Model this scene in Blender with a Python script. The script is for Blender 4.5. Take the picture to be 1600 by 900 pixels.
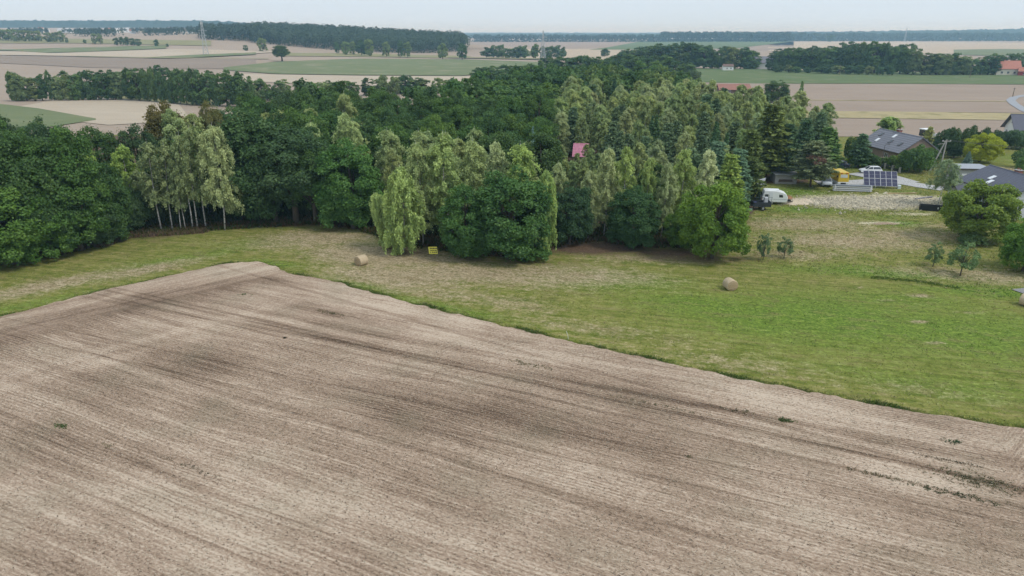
import bpy, math, random
import numpy as np
from mathutils import Vector, Matrix

# ------------------------------------------------------------------ scene, camera, sky, sun, exposure
for o in list(bpy.data.objects):
    bpy.data.objects.remove(o)
scene = bpy.context.scene
COL = scene.collection
FOC, PITCH, CAMH = 1067.0, math.radians(20.5), 28.0      # a drone 28 m above the field, tilted down

cam_data = bpy.data.cameras.new("camera")
cam_data.sensor_width = 36.0
cam_data.lens = 36.0 * FOC / 1600.0
cam_data.clip_start = 0.5
cam_data.clip_end = 40000.0
cam = bpy.data.objects.new("camera", cam_data)
cam.location = (0, 0, CAMH)
cam.rotation_euler = (math.pi / 2 - PITCH, 0, 0)
COL.objects.link(cam)
scene.camera = cam

SUN_DIR = Vector((0.52, -0.30, 0.80)).normalized()       # towards the sun, behind thin overcast
world = bpy.data.worlds.new("World")
scene.world = world
world.use_nodes = True
wn = world.node_tree
for n in list(wn.nodes):
    wn.nodes.remove(n)
w_out = wn.nodes.new("ShaderNodeOutputWorld")
w_bg = wn.nodes.new("ShaderNodeBackground")
w_sky = wn.nodes.new("ShaderNodeTexSky")
w_sky.sky_type = "NISHITA"
w_sky.sun_disc = False
w_sky.sun_elevation = math.asin(SUN_DIR.z)
w_sky.sun_rotation = math.atan2(SUN_DIR.x, SUN_DIR.y)
w_sky.dust_density = 3.0
w_mix = wn.nodes.new("ShaderNodeMix")
w_mix.data_type = "RGBA"
w_mix.inputs[0].default_value = 0.86
w_mix.inputs[7].default_value = (6.45, 7.5, 8.55, 1)        # thin even cloud veil
wn.links.new(w_sky.outputs[0], w_mix.inputs[6])
wn.links.new(w_mix.outputs[2], w_bg.inputs[0])
w_bg.inputs[1].default_value = 0.1
wn.links.new(w_bg.outputs[0], w_out.inputs[0])

sun_data = bpy.data.lights.new("sun", "SUN")
sun_data.energy = 1.5
sun_data.angle = math.radians(14)
sun_data.color = (1.0, 0.965, 0.91)
sun = bpy.data.objects.new("sun", sun_data)
sun.rotation_euler = SUN_DIR.to_track_quat("Z", "Y").to_euler()
COL.objects.link(sun)

scene.view_settings.view_transform = "Standard"
scene.view_settings.look = "None"
scene.view_settings.exposure = 0.27
scene.view_settings.gamma = 1.0
scene.render.engine = "CYCLES"
scene.cycles.use_denoising = True
scene.cycles.max_bounces = 5
scene.cycles.diffuse_bounces = 2
scene.cycles.glossy_bounces = 2
scene.cycles.transmission_bounces = 3
scene.cycles.volume_bounces = 1
scene.cycles.transparent_max_bounces = 6
scene.cycles.use_adaptive_sampling = True
scene.cycles.adaptive_threshold = 0.015

rng = np.random.default_rng(7)
rnd = random.Random(11)

# ------------------------------------------------------------------ terrain and placing
def sstep(a, b, x):
    t = np.clip((np.asarray(x, float) - a) / (b - a), 0, 1)
    return t * t * (3 - 2 * t)

def terrain(x, y):
    """Height of the land: flat round the field, rising to a wooded ridge far off to the left."""
    x = np.asarray(x, float); y = np.asarray(y, float)
    az = x / np.maximum(y, 1.0)
    left = sstep(-0.12, -0.45, az)
    prof = np.interp(y, [0, 480, 750, 1000, 1300, 1600, 2600, 3300, 20000], [0, 0, 8.5, 17.5, 23.5, 27.5, 42, 56, 56])
    bump = 15.0 * np.exp(-((x + 235) / 250.0) ** 2 - ((y - 1190) / 150.0) ** 2)
    right = 16.0 * sstep(0.40, 0.75, az) * sstep(2300, 4200, y)
    return np.where(y > 300, left * prof + bump + right, 0.0)

def ray(px, py):
    r = (px - 800.0) / FOC
    u = -(py - 450.0) / FOC
    return (r, math.cos(PITCH) + u * math.sin(PITCH), -math.sin(PITCH) + u * math.cos(PITCH))

def G(px, py, z=0.0):
    """Where the line of sight of a spot in the photograph meets the level z."""
    d = ray(px, py)
    t = (z - CAMH) / d[2]
    return Vector((d[0] * t, d[1] * t, z))

def GT(px, py):
    """The same on the rising land."""
    d = ray(px, py)
    t, step = 30.0, 10.0
    while t < 14000:
        x, y, z = d[0] * t, d[1] * t, CAMH + d[2] * t
        if z < float(terrain(x, y)):
            lo, hi = t - step, t
            for _ in range(18):
                m = (lo + hi) / 2
                if CAMH + d[2] * m < float(terrain(d[0] * m, d[1] * m)):
                    hi = m
                else:
                    lo = m
            t = hi
            return Vector((d[0] * t, d[1] * t, float(terrain(d[0] * t, d[1] * t))))
        step = max(6.0, t * 0.02)
        t += step
    return Vector((d[0] * t, d[1] * t, 0))

def top_z(px, py, y):
    """Height on the line of sight through (px, py) at the distance y."""
    d = ray(px, py)
    return CAMH + d[2] / d[1] * y

def to_px(x, y, z):
    zz = z - CAMH
    f = y * math.cos(PITCH) - zz * math.sin(PITCH)
    u = y * math.sin(PITCH) + zz * math.cos(PITCH)
    return 800 + FOC * x / f, 450 - FOC * u / f

# ------------------------------------------------------------------ mesh helpers
def np_mesh(name, verts, quads=None, tris=None, fattr=None, vcol=None, vattr=None, smooth=False):
    me = bpy.data.meshes.new(name)
    verts = np.asarray(verts, np.float32)
    nq = 0 if quads is None else len(quads)
    nt_ = 0 if tris is None else len(tris)
    me.vertices.add(len(verts))
    me.vertices.foreach_set("co", verts.ravel())
    loops = []
    starts = []
    if nq:
        loops.append(np.asarray(quads, np.int32).ravel())
        starts.append(np.arange(nq, dtype=np.int32) * 4)
    if nt_:
        loops.append(np.asarray(tris, np.int32).ravel())
        starts.append(nq * 4 + np.arange(nt_, dtype=np.int32) * 3)
    loops = np.concatenate(loops)
    me.loops.add(len(loops))
    me.loops.foreach_set("vertex_index", loops)
    me.polygons.add(nq + nt_)
    me.polygons.foreach_set("loop_start", np.concatenate(starts))
    if fattr:
        for k, v in fattr.items():
            a = me.attributes.new(k, "FLOAT", "FACE")
            a.data.foreach_set("value", np.asarray(v, np.float32))
    if vattr:
        for k, v in vattr.items():
            a = me.attributes.new(k, "FLOAT", "POINT")
            a.data.foreach_set("value", np.asarray(v, np.float32))
    if vcol is not None:
        a = me.attributes.new("Col", "FLOAT_COLOR", "POINT")
        c = np.ones((len(verts), 4), np.float32)
        c[:, :3] = vcol
        a.data.foreach_set("color", c.ravel())
    me.polygons.foreach_set("use_smooth", np.full(nq + nt_, smooth))
    me.update(calc_edges=True)
    return me

class MB:
    """Collects simple solids in one mesh."""
    def __init__(self):
        self.v = []; self.f = []
    def add(self, vs, fs):
        b = len(self.v)
        self.v += [tuple(p) for p in vs]
        self.f += [tuple(b + i for i in f) for f in fs]
        return self
    def box(self, c, s, rz=0.0):
        hx, hy, hz = s[0] / 2, s[1] / 2, s[2] / 2
        ca, sa = math.cos(rz), math.sin(rz)
        vs = []
        for dz in (-hz, hz):
            for dx, dy in ((-hx, -hy), (hx, -hy), (hx, hy), (-hx, hy)):
                vs.append((c[0] + dx * ca - dy * sa, c[1] + dx * sa + dy * ca, c[2] + dz))
        return self.add(vs, [(3, 2, 1, 0), (4, 5, 6, 7), (0, 1, 5, 4), (1, 2, 6, 5), (2, 3, 7, 6), (3, 0, 4, 7)])
    def tube(self, pts, rad, n=6):
        pts = [Vector(p) for p in pts]
        rings = []
        for i, p in enumerate(pts):
            d = (pts[min(i + 1, len(pts) - 1)] - pts[max(i - 1, 0)]).normalized()
            a = d.orthogonal().normalized() if i == 0 else (a - d * a.dot(d)).normalized()
            b = d.cross(a)
            r = rad[i] if hasattr(rad, "__len__") else rad
            rings.append([p + (a * math.cos(2 * math.pi * k / n) + b * math.sin(2 * math.pi * k / n)) * r for k in range(n)])
        vs = [q for r in rings for q in r]
        fs = []
        for i in range(len(pts) - 1):
            for k in range(n):
                fs.append((i * n + k, i * n + (k + 1) % n, (i + 1) * n + (k + 1) % n, (i + 1) * n + k))
        fs.append(tuple(reversed(range(n))))
        fs.append(tuple((len(pts) - 1) * n + k for k in range(n)))
        return self.add(vs, fs)
    def bar(self, a, b, r, n=4):
        return self.tube([a, b], r, n)
    def prism(self, prof, y0, y1):
        """A side outline in x and z, drawn out from y0 to y1."""
        n = len(prof)
        vs = [(x, y0, z) for x, z in prof] + [(x, y1, z) for x, z in prof]
        fs = [tuple(range(n)), tuple(reversed(range(n, 2 * n)))]
        for i in range(n):
            j = (i + 1) % n
            fs.append((i, n + i, n + j, j))
        return self.add(vs, fs)
    def lathe(self, prof, c, axis="z", n=16):
        vs = []
        for r, h in prof:
            for k in range(n):
                a = 2 * math.pi * k / n
                p = (r * math.cos(a), r * math.sin(a), h)
                if axis == "y":
                    p = (p[0], p[2], p[1])
                if axis == "x":
                    p = (p[2], p[0], p[1])
                vs.append((c[0] + p[0], c[1] + p[1], c[2] + p[2]))
        fs = []
        for i in range(len(prof) - 1):
            for k in range(n):
                fs.append((i * n + k, i * n + (k + 1) % n, (i + 1) * n + (k + 1) % n, (i + 1) * n + k))
        return self.add(vs, fs)
    def mesh(self, name, smooth=False):
        me = bpy.data.meshes.new(name)
        me.from_pydata(self.v, [], self.f)
        me.update()
        if smooth:
            me.polygons.foreach_set("use_smooth", np.full(len(me.polygons), True))
        return me
    def build(self, name, m, parent=None, bevel=0.0, smooth=False):
        o = bpy.data.objects.new(name, self.mesh(name, smooth))
        o.data.materials.append(m)
        COL.objects.link(o)
        o.parent = parent
        if bevel:
            md = o.modifiers.new("bevel", "BEVEL")
            md.width = bevel
            md.segments = 2
            md.limit_method = "ANGLE"
        return o

def link(name, me, m=None, parent=None):
    o = bpy.data.objects.new(name, me)
    if m is not None and not me.materials:
        me.materials.append(m)
    COL.objects.link(o)
    o.parent = parent
    return o

def tag(o, label=None, cat=None, group=None, kind=None):
    if label: o["label"] = label
    if cat: o["category"] = cat
    if group: o["group"] = group
    if kind: o["kind"] = kind
    return o

def thing(name, loc, rz, label, cat, group=None):
    o = bpy.data.objects.new(name, None)
    o.location = loc
    o.rotation_euler = (0, 0, rz)
    COL.objects.link(o)
    return tag(o, label, cat, group)

ORD = ["first", "second", "third", "fourth", "fifth", "sixth", "seventh", "eighth", "ninth", "tenth", "eleventh", "twelfth",
       "thirteenth", "fourteenth", "fifteenth", "sixteenth", "seventeenth", "eighteenth", "nineteenth", "twentieth"]
def ordinal(i):
    if i < 20: return ORD[i]
    n = i + 1
    return "%d%s" % (n, "th" if 10 <= n % 100 <= 20 else {1: "st", 2: "nd", 3: "rd"}.get(n % 10, "th"))

# ------------------------------------------------------------------ materials
class NT:
    def __init__(self, name, rough=0.9):
        self.m = bpy.data.materials.new(name)
        self.m.use_nodes = True
        self.t = self.m.node_tree
        for n in list(self.t.nodes):
            self.t.nodes.remove(n)
        self.out = self.t.nodes.new("ShaderNodeOutputMaterial")
    def n(self, typ, ins=None, **props):
        nd = self.t.nodes.new("ShaderNode" + typ)
        for k, v in props.items():
            setattr(nd, k, v)
        for k, v in (ins or {}).items():
            s = nd.inputs[k]
            if isinstance(v, bpy.types.NodeSocket):
                self.t.links.new(v, s)
            else:
                if isinstance(v, tuple) and len(v) == 3 and s.type == "RGBA":
                    v = (*v, 1)
                s.default_value = v
        return nd
    def math(self, op, a, b=0.0, c=None, clamp=False):
        ins = {0: a, 1: b}
        if c is not None: ins[2] = c
        return self.n("Math", ins, operation=op, use_clamp=clamp).outputs[0]
    def mix(self, f, a, b, blend="MIX"):
        nd = self.n("Mix", {0: f, 6: a, 7: b}, data_type="RGBA", blend_type=blend)
        return nd.outputs[2]
    def noise(self, vec, scale, detail=4.0, rough=0.55, dist=0.0):
        return self.n("TexNoise", {"Vector": vec, "Scale": scale, "Detail": detail, "Roughness": rough, "Distortion": dist}).outputs[0]
    def pos(self):
        return self.n("NewGeometry").outputs["Position"]
    def obj(self):
        return self.n("TexCoord").outputs["Object"]
    def attr(self, name):
        return self.n("Attribute", attribute_name=name).outputs["Fac"]
    def ramp(self, f, stops):
        nd = self.n("ValToRGB", {0: f})
        e = nd.color_ramp.elements
        while len(e) < len(stops): e.new(0.5)
        for el, (p, c) in zip(e, stops):
            el.position = p
            el.color = (*c, 1) if len(c) == 3 else c
        return nd.outputs[0]
    def scaled(self, vec, s, rz=0.0):
        if rz:
            vec = self.n("VectorRotate", {"Vector": vec, "Angle": rz}, rotation_type="Z_AXIS").outputs[0]
        return self.n("VectorMath", {0: vec, 1: s}, operation="MULTIPLY").outputs[0]
    def remap(self, f, a, b, c=0.0, d=1.0):
        return self.n("MapRange", {0: f, 1: a, 2: b, 3: c, 4: d}).outputs[0]
    def done(self, col, rough=0.9, bump=None, bstr=0.3, bdist=0.05, metal=0.0, spec=0.25):
        ins = {"Base Color": col, "Roughness": rough, "Metallic": metal, "Specular IOR Level": spec}
        if bump is not None:
            ins["Normal"] = self.n("Bump", {"Height": bump, "Strength": bstr, "Distance": bdist}).outputs[0]
        p = self.n("BsdfPrincipled", ins)
        self.t.links.new(p.outputs[0], self.out.inputs[0])
        return self.m

_plain = {}
def plain(name, col, rough=0.7, var=0.12, scale=3.0, metal=0.0, spec=0.35):
    """Painted or raw surface with slight uneven wear."""
    if name in _plain: return _plain[name]
    t = NT(name)
    f = t.noise(t.obj(), scale, 5, 0.6)
    lo = tuple(c * (1 - var) for c in col); hi = tuple(min(1, c * (1 + var)) for c in col)
    _plain[name] = t.done(t.mix(f, lo, hi), rough, metal=metal, spec=spec)
    return _plain[name]

def leaf_mat(name, trans=0.28):
    t = NT(name)
    base = t.n("ObjectInfo").outputs["Color"]
    tint = t.attr("tint")
    v = t.remap(tint, 0, 1, 0.60, 1.45)
    col = t.n("HueSaturation", {"Color": base, "Value": v, "Hue": t.remap(tint, 0, 1, 0.515, 0.478), "Saturation": 1.0}).outputs[0]
    d = t.n("BsdfDiffuse", {"Color": col, "Roughness": 0.3})
    tr = t.n("BsdfTranslucent", {"Color": t.n("HueSaturation", {"Color": col, "Value": 1.25, "Hue": 0.485}).outputs[0]})
    m1 = t.n("MixShader", {0: trans, 1: d.outputs[0], 2: tr.outputs[0]})
    g = t.n("BsdfGlossy", {"Color": (0.75, 0.8, 0.75), "Roughness": 0.42})
    m2 = t.n("MixShader", {0: 0.022, 1: m1.outputs[0], 2: g.outputs[0]})
    t.t.links.new(m2.outputs[0], t.out.inputs[0])
    return t.m

def col_mat(name, rough=0.95):
    t = NT(name)
    c = t.n("Attribute", attribute_name="Col").outputs["Color"]
    d = t.n("BsdfDiffuse", {"Color": c})
    tr = t.n("BsdfTranslucent", {"Color": c})
    t.t.links.new(t.n("MixShader", {0: 0.25, 1: d.outputs[0], 2: tr.outputs[0]}).outputs[0], t.out.inputs[0])
    return t.m

LEAF = leaf_mat("leaf")
NEEDLE = leaf_mat("needle", 0.1)
BLADE = col_mat("blade")
t = NT("bark_brown")
BARK = t.done(t.mix(t.noise(t.scaled(t.obj(), (6, 6, 1.2)), 2.0, 6), (0.055, 0.045, 0.036), (0.15, 0.125, 0.10)), 0.95)
t = NT("bark_pine")
PBARK = t.done(t.mix(t.noise(t.scaled(t.obj(), (5, 5, 1.5)), 2.0, 6), (0.09, 0.05, 0.03), (0.24, 0.13, 0.08)), 0.95)
t = NT("bark_birch")
nb = t.noise(t.scaled(t.obj(), (2.0, 2.0, 5.0)), 1.4, 4, 0.6)
BBARK = t.done(t.ramp(nb, [(0.36, (0.05, 0.045, 0.04)), (0.47, (0.42, 0.40, 0.37)), (0.7, (0.66, 0.65, 0.62))]), 0.8)

# ---- the ploughed and sown field
def field_material():
    t = NT("field_soil")
    P = t.pos()
    head = t.attr("head"); dark = t.attr("dark"); pale = t.attr("pale")
    def rows(ang):
        warp = t.n("VectorMath", {0: P, 1: t.n("VectorMath", {0: t.n("TexNoise", {"Vector": P, "Scale": 0.05, "Detail": 2}).outputs[1], 1: (1.6, 1.6, 0)}, operation="MULTIPLY").outputs[0]}, operation="ADD").outputs[0]
        q = t.n("VectorRotate", {"Vector": warp, "Angle": ang}, rotation_type="Z_AXIS").outputs[0]
        long1 = t.noise(t.scaled(q, (0.045, 0.85, 1)), 1.0, 5, 0.6)
        long2 = t.noise(t.scaled(q, (0.22, 4.6, 1)), 1.0, 5, 0.68)
        sep = t.n("SeparateXYZ", {0: q}).outputs[1]
        wob = t.noise(t.scaled(q, (0.8, 1.2, 1)), 1.0, 3)
        wave = t.math("SINE", t.math("ADD", t.math("MULTIPLY", sep, 2 * math.pi / 0.30), t.math("MULTIPLY", wob, 5.0)))
        amp = t.remap(t.noise(t.scaled(q, (0.06, 0.25, 1)), 1.0, 3), 0.35, 0.68)
        wave = t.math("MULTIPLY", wave, amp)
        clod = t.noise(t.scaled(q, (1.6, 3.2, 1)), 1.5, 5, 0.75)
        clod2 = t.noise(t.scaled(q, (4.5, 8.0, 1)), 1.0, 3, 0.7)
        return long1, long2, wave, clod, clod2
    a = rows(math.radians(25.0)); b = rows(math.radians(-42.0))
    def hm(i):
        return t.n("Mix", {0: head, 2: a[i], 3: b[i]}, data_type="FLOAT").outputs[0]
    l1, l2, wv, cl, c2 = (hm(i) for i in range(5))
    broad = t.noise(P, 0.07, 5, 0.55)
    fac = t.math("ADD", 0.70, t.math("MULTIPLY", t.math("SUBTRACT", l1, 0.5), 0.85))
    fac = t.math("ADD", fac, t.math("MULTIPLY", t.math("SUBTRACT", l2, 0.5), 1.0))
    fac = t.math("ADD", fac, t.math("MULTIPLY", wv, 0.13))
    fac = t.math("ADD", fac, t.math("MULTIPLY", t.math("SUBTRACT", cl, 0.5), 0.80))
    fac = t.math("ADD", fac, t.math("MULTIPLY", t.math("SUBTRACT", c2, 0.5), 1.25))
    fac = t.math("ADD", fac, t.math("MULTIPLY", t.math("SUBTRACT", broad, 0.5), 0.9))
    fac = t.math("SUBTRACT", fac, t.math("MULTIPLY", dark, 0.42))
    fac = t.math("ADD", fac, t.math("MULTIPLY", pale, 0.34))
    for (ax, ay), (bx_, by_), wdt, amt in (((440, 515), (830, 600), .22, .28), ((452, 531), (800, 612), .20, .24), ((545, 474), (900, 575), .30, .22), ((1090, 634), (1590, 722), .35, .2), ((0, 662), (480, 856), .16, .2),
                                           ((120, 690), (430, 806), .22, .16), ((600, 655), (1100, 765), .14, .2), ((700, 640), (1300, 762), .12, .20), ((300, 600), (700, 720), .15, .16), ((850, 600), (1400, 722), .20, .22), ((200, 800), (420, 890), .14, .22)):
        A, B = G(ax, ay), G(bx_, by_)
        dr_ = (B - A).normalized()
        sx = t.n("VectorMath", {0: P, 1: (-dr_.y, dr_.x, 0)}, operation="DOT_PRODUCT").outputs["Value"]
        off = -A.x * dr_.y + A.y * dr_.x
        dd = t.math("ABSOLUTE", t.math("ADD", t.math("SUBTRACT", sx, off), t.math("MULTIPLY", t.math("SUBTRACT", broad, 0.5), 0.5)))
        ln_ = t.remap(dd, wdt * 0.4, wdt * 1.3, amt, 0.0)
        fac = t.math("SUBTRACT", fac, t.math("MULTIPLY", ln_, t.remap(cl, 0.35, 0.6, 0.25, 1.2)))
    col = t.ramp(fac, [(0.0, (0.085, 0.056, 0.036)), (0.25, (0.160, 0.110, 0.076)), (0.5, (0.272, 0.194, 0.136)), (0.75, (0.390, 0.290, 0.212)), (1.0, (0.54, 0.435, 0.330))])
    olive = t.remap(t.noise(P, 0.18, 4), 0.5, 0.75)
    col = t.mix(t.math("MULTIPLY", olive, 0.30), col, (0.19, 0.175, 0.115))
    bump = t.math("ADD", t.math("MULTIPLY", wv, 0.35), t.math("ADD", cl, c2))
    return t.done(col, 0.97, bump, 0.55, 0.07, spec=0.1)

# ---- meadow, yard and woodland floor on one sheet
def meadow_material():
    t = NT("meadow_turf")
    P = t.pos()
    lush, dry, brown, gravel = (t.attr(k) for k in ("lush", "dry", "brown", "gravel"))
    big = t.noise(P, 0.11, 6, 0.62)
    mid = t.noise(P, 0.50, 6, 0.68)
    mot = t.noise(t.scaled(P, (0.75, 1.5, 1), math.radians(14)), 1.0, 6, 0.72)
    fine = t.noise(P, 3.0, 4, 0.72)
    finest = t.noise(P, 9.0, 2, 0.6)
    streak = t.noise(t.scaled(P, (0.10, 1.5, 1), math.radians(14)), 1.0, 6, 0.66)
    def add(*xs):
        r = xs[0]
        for x in xs[1:]: r = t.math("ADD", r, x)
        return r
    mul = lambda a, k: t.math("MULTIPLY", a, k)
    cen = lambda a, k: mul(t.math("SUBTRACT", a, 0.5), k)
    col = t.ramp(add(mul(mid, 0.3), mul(streak, 0.35), mul(mot, 0.35)),
                 [(0.36, (0.075, 0.105, 0.016)), (0.46, (0.145, 0.168, 0.032)), (0.54, (0.232, 0.222, 0.066)), (0.64, (0.370, 0.295, 0.145))])
    def cut(w, lo=0.25, hi=0.75, k=1.0):
        s_ = add(w, cen(big, 0.5 * k), cen(mid, 0.7 * k), cen(mot, 1.0 * k), cen(fine, 0.7 * k))
        return t.remap(s_, lo, hi)
    g = t.ramp(add(mul(mot, 0.5), mul(fine, 0.5)), [(0.37, (0.046, 0.108, 0.012)), (0.5, (0.116, 0.196, 0.025)), (0.63, (0.215, 0.280, 0.050))])
    col = t.mix(mul(cut(lush), 0.85), col, g)
    d = t.ramp(add(mul(mot, 0.45), mul(fine, 0.55)), [(0.34, (0.165, 0.128, 0.070)), (0.5, (0.350, 0.270, 0.170)), (0.66, (0.540, 0.445, 0.320))])
    col = t.mix(mul(cut(dry), 0.85), col, d)
    rust = mul(t.remap(t.noise(t.scaled(P, (0.22, 0.6, 1), math.radians(20)), 1.0, 6, 0.68), 0.53, 0.68), 0.5)
    col = t.mix(rust, col, t.mix(fine, (0.13, 0.10, 0.045), (0.27, 0.20, 0.105)))
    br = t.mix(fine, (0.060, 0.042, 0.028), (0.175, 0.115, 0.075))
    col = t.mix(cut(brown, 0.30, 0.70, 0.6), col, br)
    gr = t.ramp(add(mul(fine, 0.6), mul(finest, 0.4)), [(0.3, (0.30, 0.245, 0.15)), (0.5, (0.52, 0.45, 0.31)), (0.68, (0.74, 0.68, 0.52))])
    col = t.mix(cut(gravel, 0.30, 0.62, 0.6), col, gr)
    v = add(0.16, mul(fine, 0.90), mul(finest, 0.75))
    col = t.n("HueSaturation", {"Color": col, "Value": v, "Saturation": 1.0, "Hue": 0.5}).outputs[0]
    bump = add(fine, mul(finest, 0.7), mul(mot, 0.6))
    return t.done(col, 0.97, bump, 0.6, 0.09, spec=0.1)

def crop_material(name, c1, c2, ang, fs=0.6, patch=0.02, c3=None):
    """A far field: fine drill lines along ang and broad patches."""
    t = NT(name)
    P = t.pos()
    q = t.scaled(P, (0.02, fs, 1), ang)
    f = t.math("ADD", t.math("MULTIPLY", t.noise(q, 1.0, 4, 0.6), 0.55), t.math("MULTIPLY", t.noise(P, patch, 5, 0.6), 0.45))
    col = t.mix(t.remap(f, 0.33, 0.67), c1, c2)
    if c3:
        col = t.mix(t.remap(t.noise(P, patch * 2.2, 4, 0.6), 0.52, 0.70), col, c3)
    col = t.mix(0.22, col, t.mix(t.noise(P, 1.4, 4, 0.7), tuple(c * .55 for c in c1), tuple(c * 1.35 for c in c2)))
    return t.done(col, 0.97, spec=0.1)

# ------------------------------------------------------------------ the land
SOIL = (0.33, 0.245, 0.20)
base_mat = crop_material("far_soil", (0.295, 0.230, 0.177), (0.394, 0.316, 0.244), math.radians(-6), 0.25, 0.008)

def make_ground():
    ys = np.concatenate([np.arange(-160, 500, 30), np.arange(500, 2200, 30), np.geomspace(2200, 12500, 45)])
    az = np.linspace(-1.35, 1.35, 110)
    X = az[None, :] * (ys[:, None] + 260); Y = np.repeat(ys[:, None], len(az), 1)
    Z = terrain(X, Y)
    v = np.stack([X, Y, Z], -1).reshape(-1, 3)
    n = len(az)
    i, j = np.meshgrid(np.arange(len(ys) - 1), np.arange(n - 1), indexing="ij")
    a = (i * n + j).ravel()
    q = np.stack([a, a + 1, a + n + 1, a + n], -1)
    o = link("ground", np_mesh("ground", v, q, smooth=True), base_mat)
    tag(o, kind="structure")
make_ground()

def band(name, top, bot, m, off=0.10, nx=48, ny=8):
    """A field laid on the land between two edges seen in the photograph."""
    tx = [p[0] for p in top]; ty = [p[1] for p in top]; bx = [p[0] for p in bot]; by = [p[1] for p in bot]
    vs = []
    for i in range(nx + 1):
        u = i / nx
        xt = tx[0] + (tx[-1] - tx[0]) * u; xb = bx[0] + (bx[-1] - bx[0]) * u
        pt = GT(xt, float(np.interp(xt, tx, ty))); pb = GT(xb, float(np.interp(xb, bx, by)))
        for k in range(ny + 1):
            w = k / ny
            x = pb.x + (pt.x - pb.x) * w; y = pb.y + (pt.y - pb.y) * w
            vs.append((x, y, float(terrain(x, y)) + off))
    n = ny + 1
    q = [(i * n + k, (i + 1) * n + k, (i + 1) * n + k + 1, i * n + k + 1) for i in range(nx) for k in range(ny)]
    o = link(name, np_mesh(name, vs, q, smooth=True), m)
    tag(o, kind="structure")
    return o

GREENF = crop_material("young_crop", (0.130, 0.165, 0.075), (0.185, 0.205, 0.105), math.radians(8), 0.3, 0.02, (0.26, 0.24, 0.15))
GREENM = crop_material("green_crop", (0.095, 0.140, 0.055), (0.135, 0.175, 0.075), math.radians(-8), 0.35, 0.03, (0.20, 0.20, 0.11))
STUB = crop_material("stubble", (0.38, 0.30, 0.215), (0.50, 0.41, 0.30), math.radians(4), 0.35, 0.02)
SAND = crop_material("pale_sand_soil", (0.394, 0.321, 0.239), (0.492, 0.418, 0.320), math.radians(12), 0.3, 0.02)
DARKS = crop_material("damp_soil", (0.231, 0.182, 0.141), (0.295, 0.237, 0.186), math.radians(-4), 0.25, 0.012)
PINKS = crop_material("drilled_soil", (0.271, 0.209, 0.162), (0.355, 0.281, 0.220), math.radians(5), 0.5, 0.03)
DRYG = crop_material("dry_grass", (0.30, 0.245, 0.125), (0.46, 0.385, 0.225), math.radians(3), 0.8, 0.06, (0.17, 0.17, 0.07))
OLIVE = crop_material("rough_pasture", (0.20, 0.20, 0.095), (0.29, 0.265, 0.14), math.radians(3), 0.5, 0.05)

# left and middle distance
band("green_field", [(-200, 62), (120, 61), (330, 64)], [(-200, 68), (120, 68), (330, 72)], OLIVE, 0.5)
band("green_field", [(-60, 78), (20, 78), (120, 75), (260, 71.5)], [(-60, 79), (20, 80), (70, 83.5), (130, 82), (260, 76.5)], GREENF, 0.7)
band("bare_field", [(-200, 79.5), (30, 81), (80, 84), (140, 82), (270, 77), (430, 81)], [(-200, 86), (30, 87), (140, 89), (270, 91), (430, 82.5)], SAND, 0.6)
band("bare_field", [(-200, 87), (0, 87), (140, 89.5), (250, 92), (400, 93)], [(-200, 97), (0, 99), (140, 106), (250, 108), (400, 108)], DARKS, 0.3)
band("green_field", [(225, 91), (300, 87), (400, 82.8)], [(225, 92), (300, 91), (400, 86)], GREENF, 0.8)
band("stubble_field", [(430, 83), (560, 84), (735, 88)], [(430, 88), (560, 89), (735, 92)], OLIVE, 0.5)
band("green_field", [(350, 106), (430, 97), (560, 92), (720, 93), (860, 98)], [(350, 110), (430, 116), (560, 118), (720, 119), (860, 108)], GREENF, 0.4)
band("bare_field", [(380, 116), (560, 119), (780, 120)], [(380, 128), (560, 134), (780, 140)], SAND, 0.3)
band("pale_field", [(90, 156), (160, 153), (210, 156), (280, 164)], [(-20, 176), (60, 184), (170, 196), (300, 188)], SAND, 0.16)
band("rough_pasture", [(190, 150), (240, 152), (340, 156)], [(190, 155), (240, 159), (340, 168)], OLIVE, 0.20)
band("green_field", [(-160, 160), (0, 163), (60, 170), (150, 186)], [(-160, 205), (0, 206), (60, 202), (150, 188)], GREENF, 0.22)
# right and far distance
band("far_field", [(690, 62), (1000, 62), (1240, 63.5)], [(690, 76), (1000, 78), (1240, 79)], PINKS, 0.3)
band("green_field", [(1000, 65), (1050, 64), (1240, 65)], [(920, 78), (1010, 78), (1150, 76)], GREENM, 0.6)
band("stubble_field", [(800, 77), (900, 77), (1050, 73)], [(760, 92), (900, 95), (1060, 96)], STUB, 0.45)
band("stubble_field", [(1200, 65), (1400, 65), (1700, 68)], [(1200, 80), (1400, 84), (1700, 84)], STUB, 0.3)
band("green_field", [(1490, 78), (1560, 77), (1700, 78)], [(1490, 86), (1560, 88), (1700, 88)], GREENF, 0.6)
band("green_field", [(1070, 107), (1180, 108), (1400, 113), (1700, 116)], [(1070, 128), (1180, 131), (1400, 131), (1700, 133)], GREENM, 0.2)
band("bare_field", [(1060, 129), (1250, 131.5), (1400, 131.5), (1700, 133.5)], [(1060, 150), (1250, 174), (1400, 175), (1700, 178)], PINKS, 0.16)
band("dry_grass_strip", [(1240, 174), (1400, 175), (1700, 179)], [(1240, 184), (1400, 186), (1700, 190)], DRYG, 0.18)
band("bare_field", [(1240, 184.5), (1400, 186.5), (1700, 190.5)], [(1240, 214), (1400, 214), (1700, 214)], PINKS, 0.14)

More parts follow.
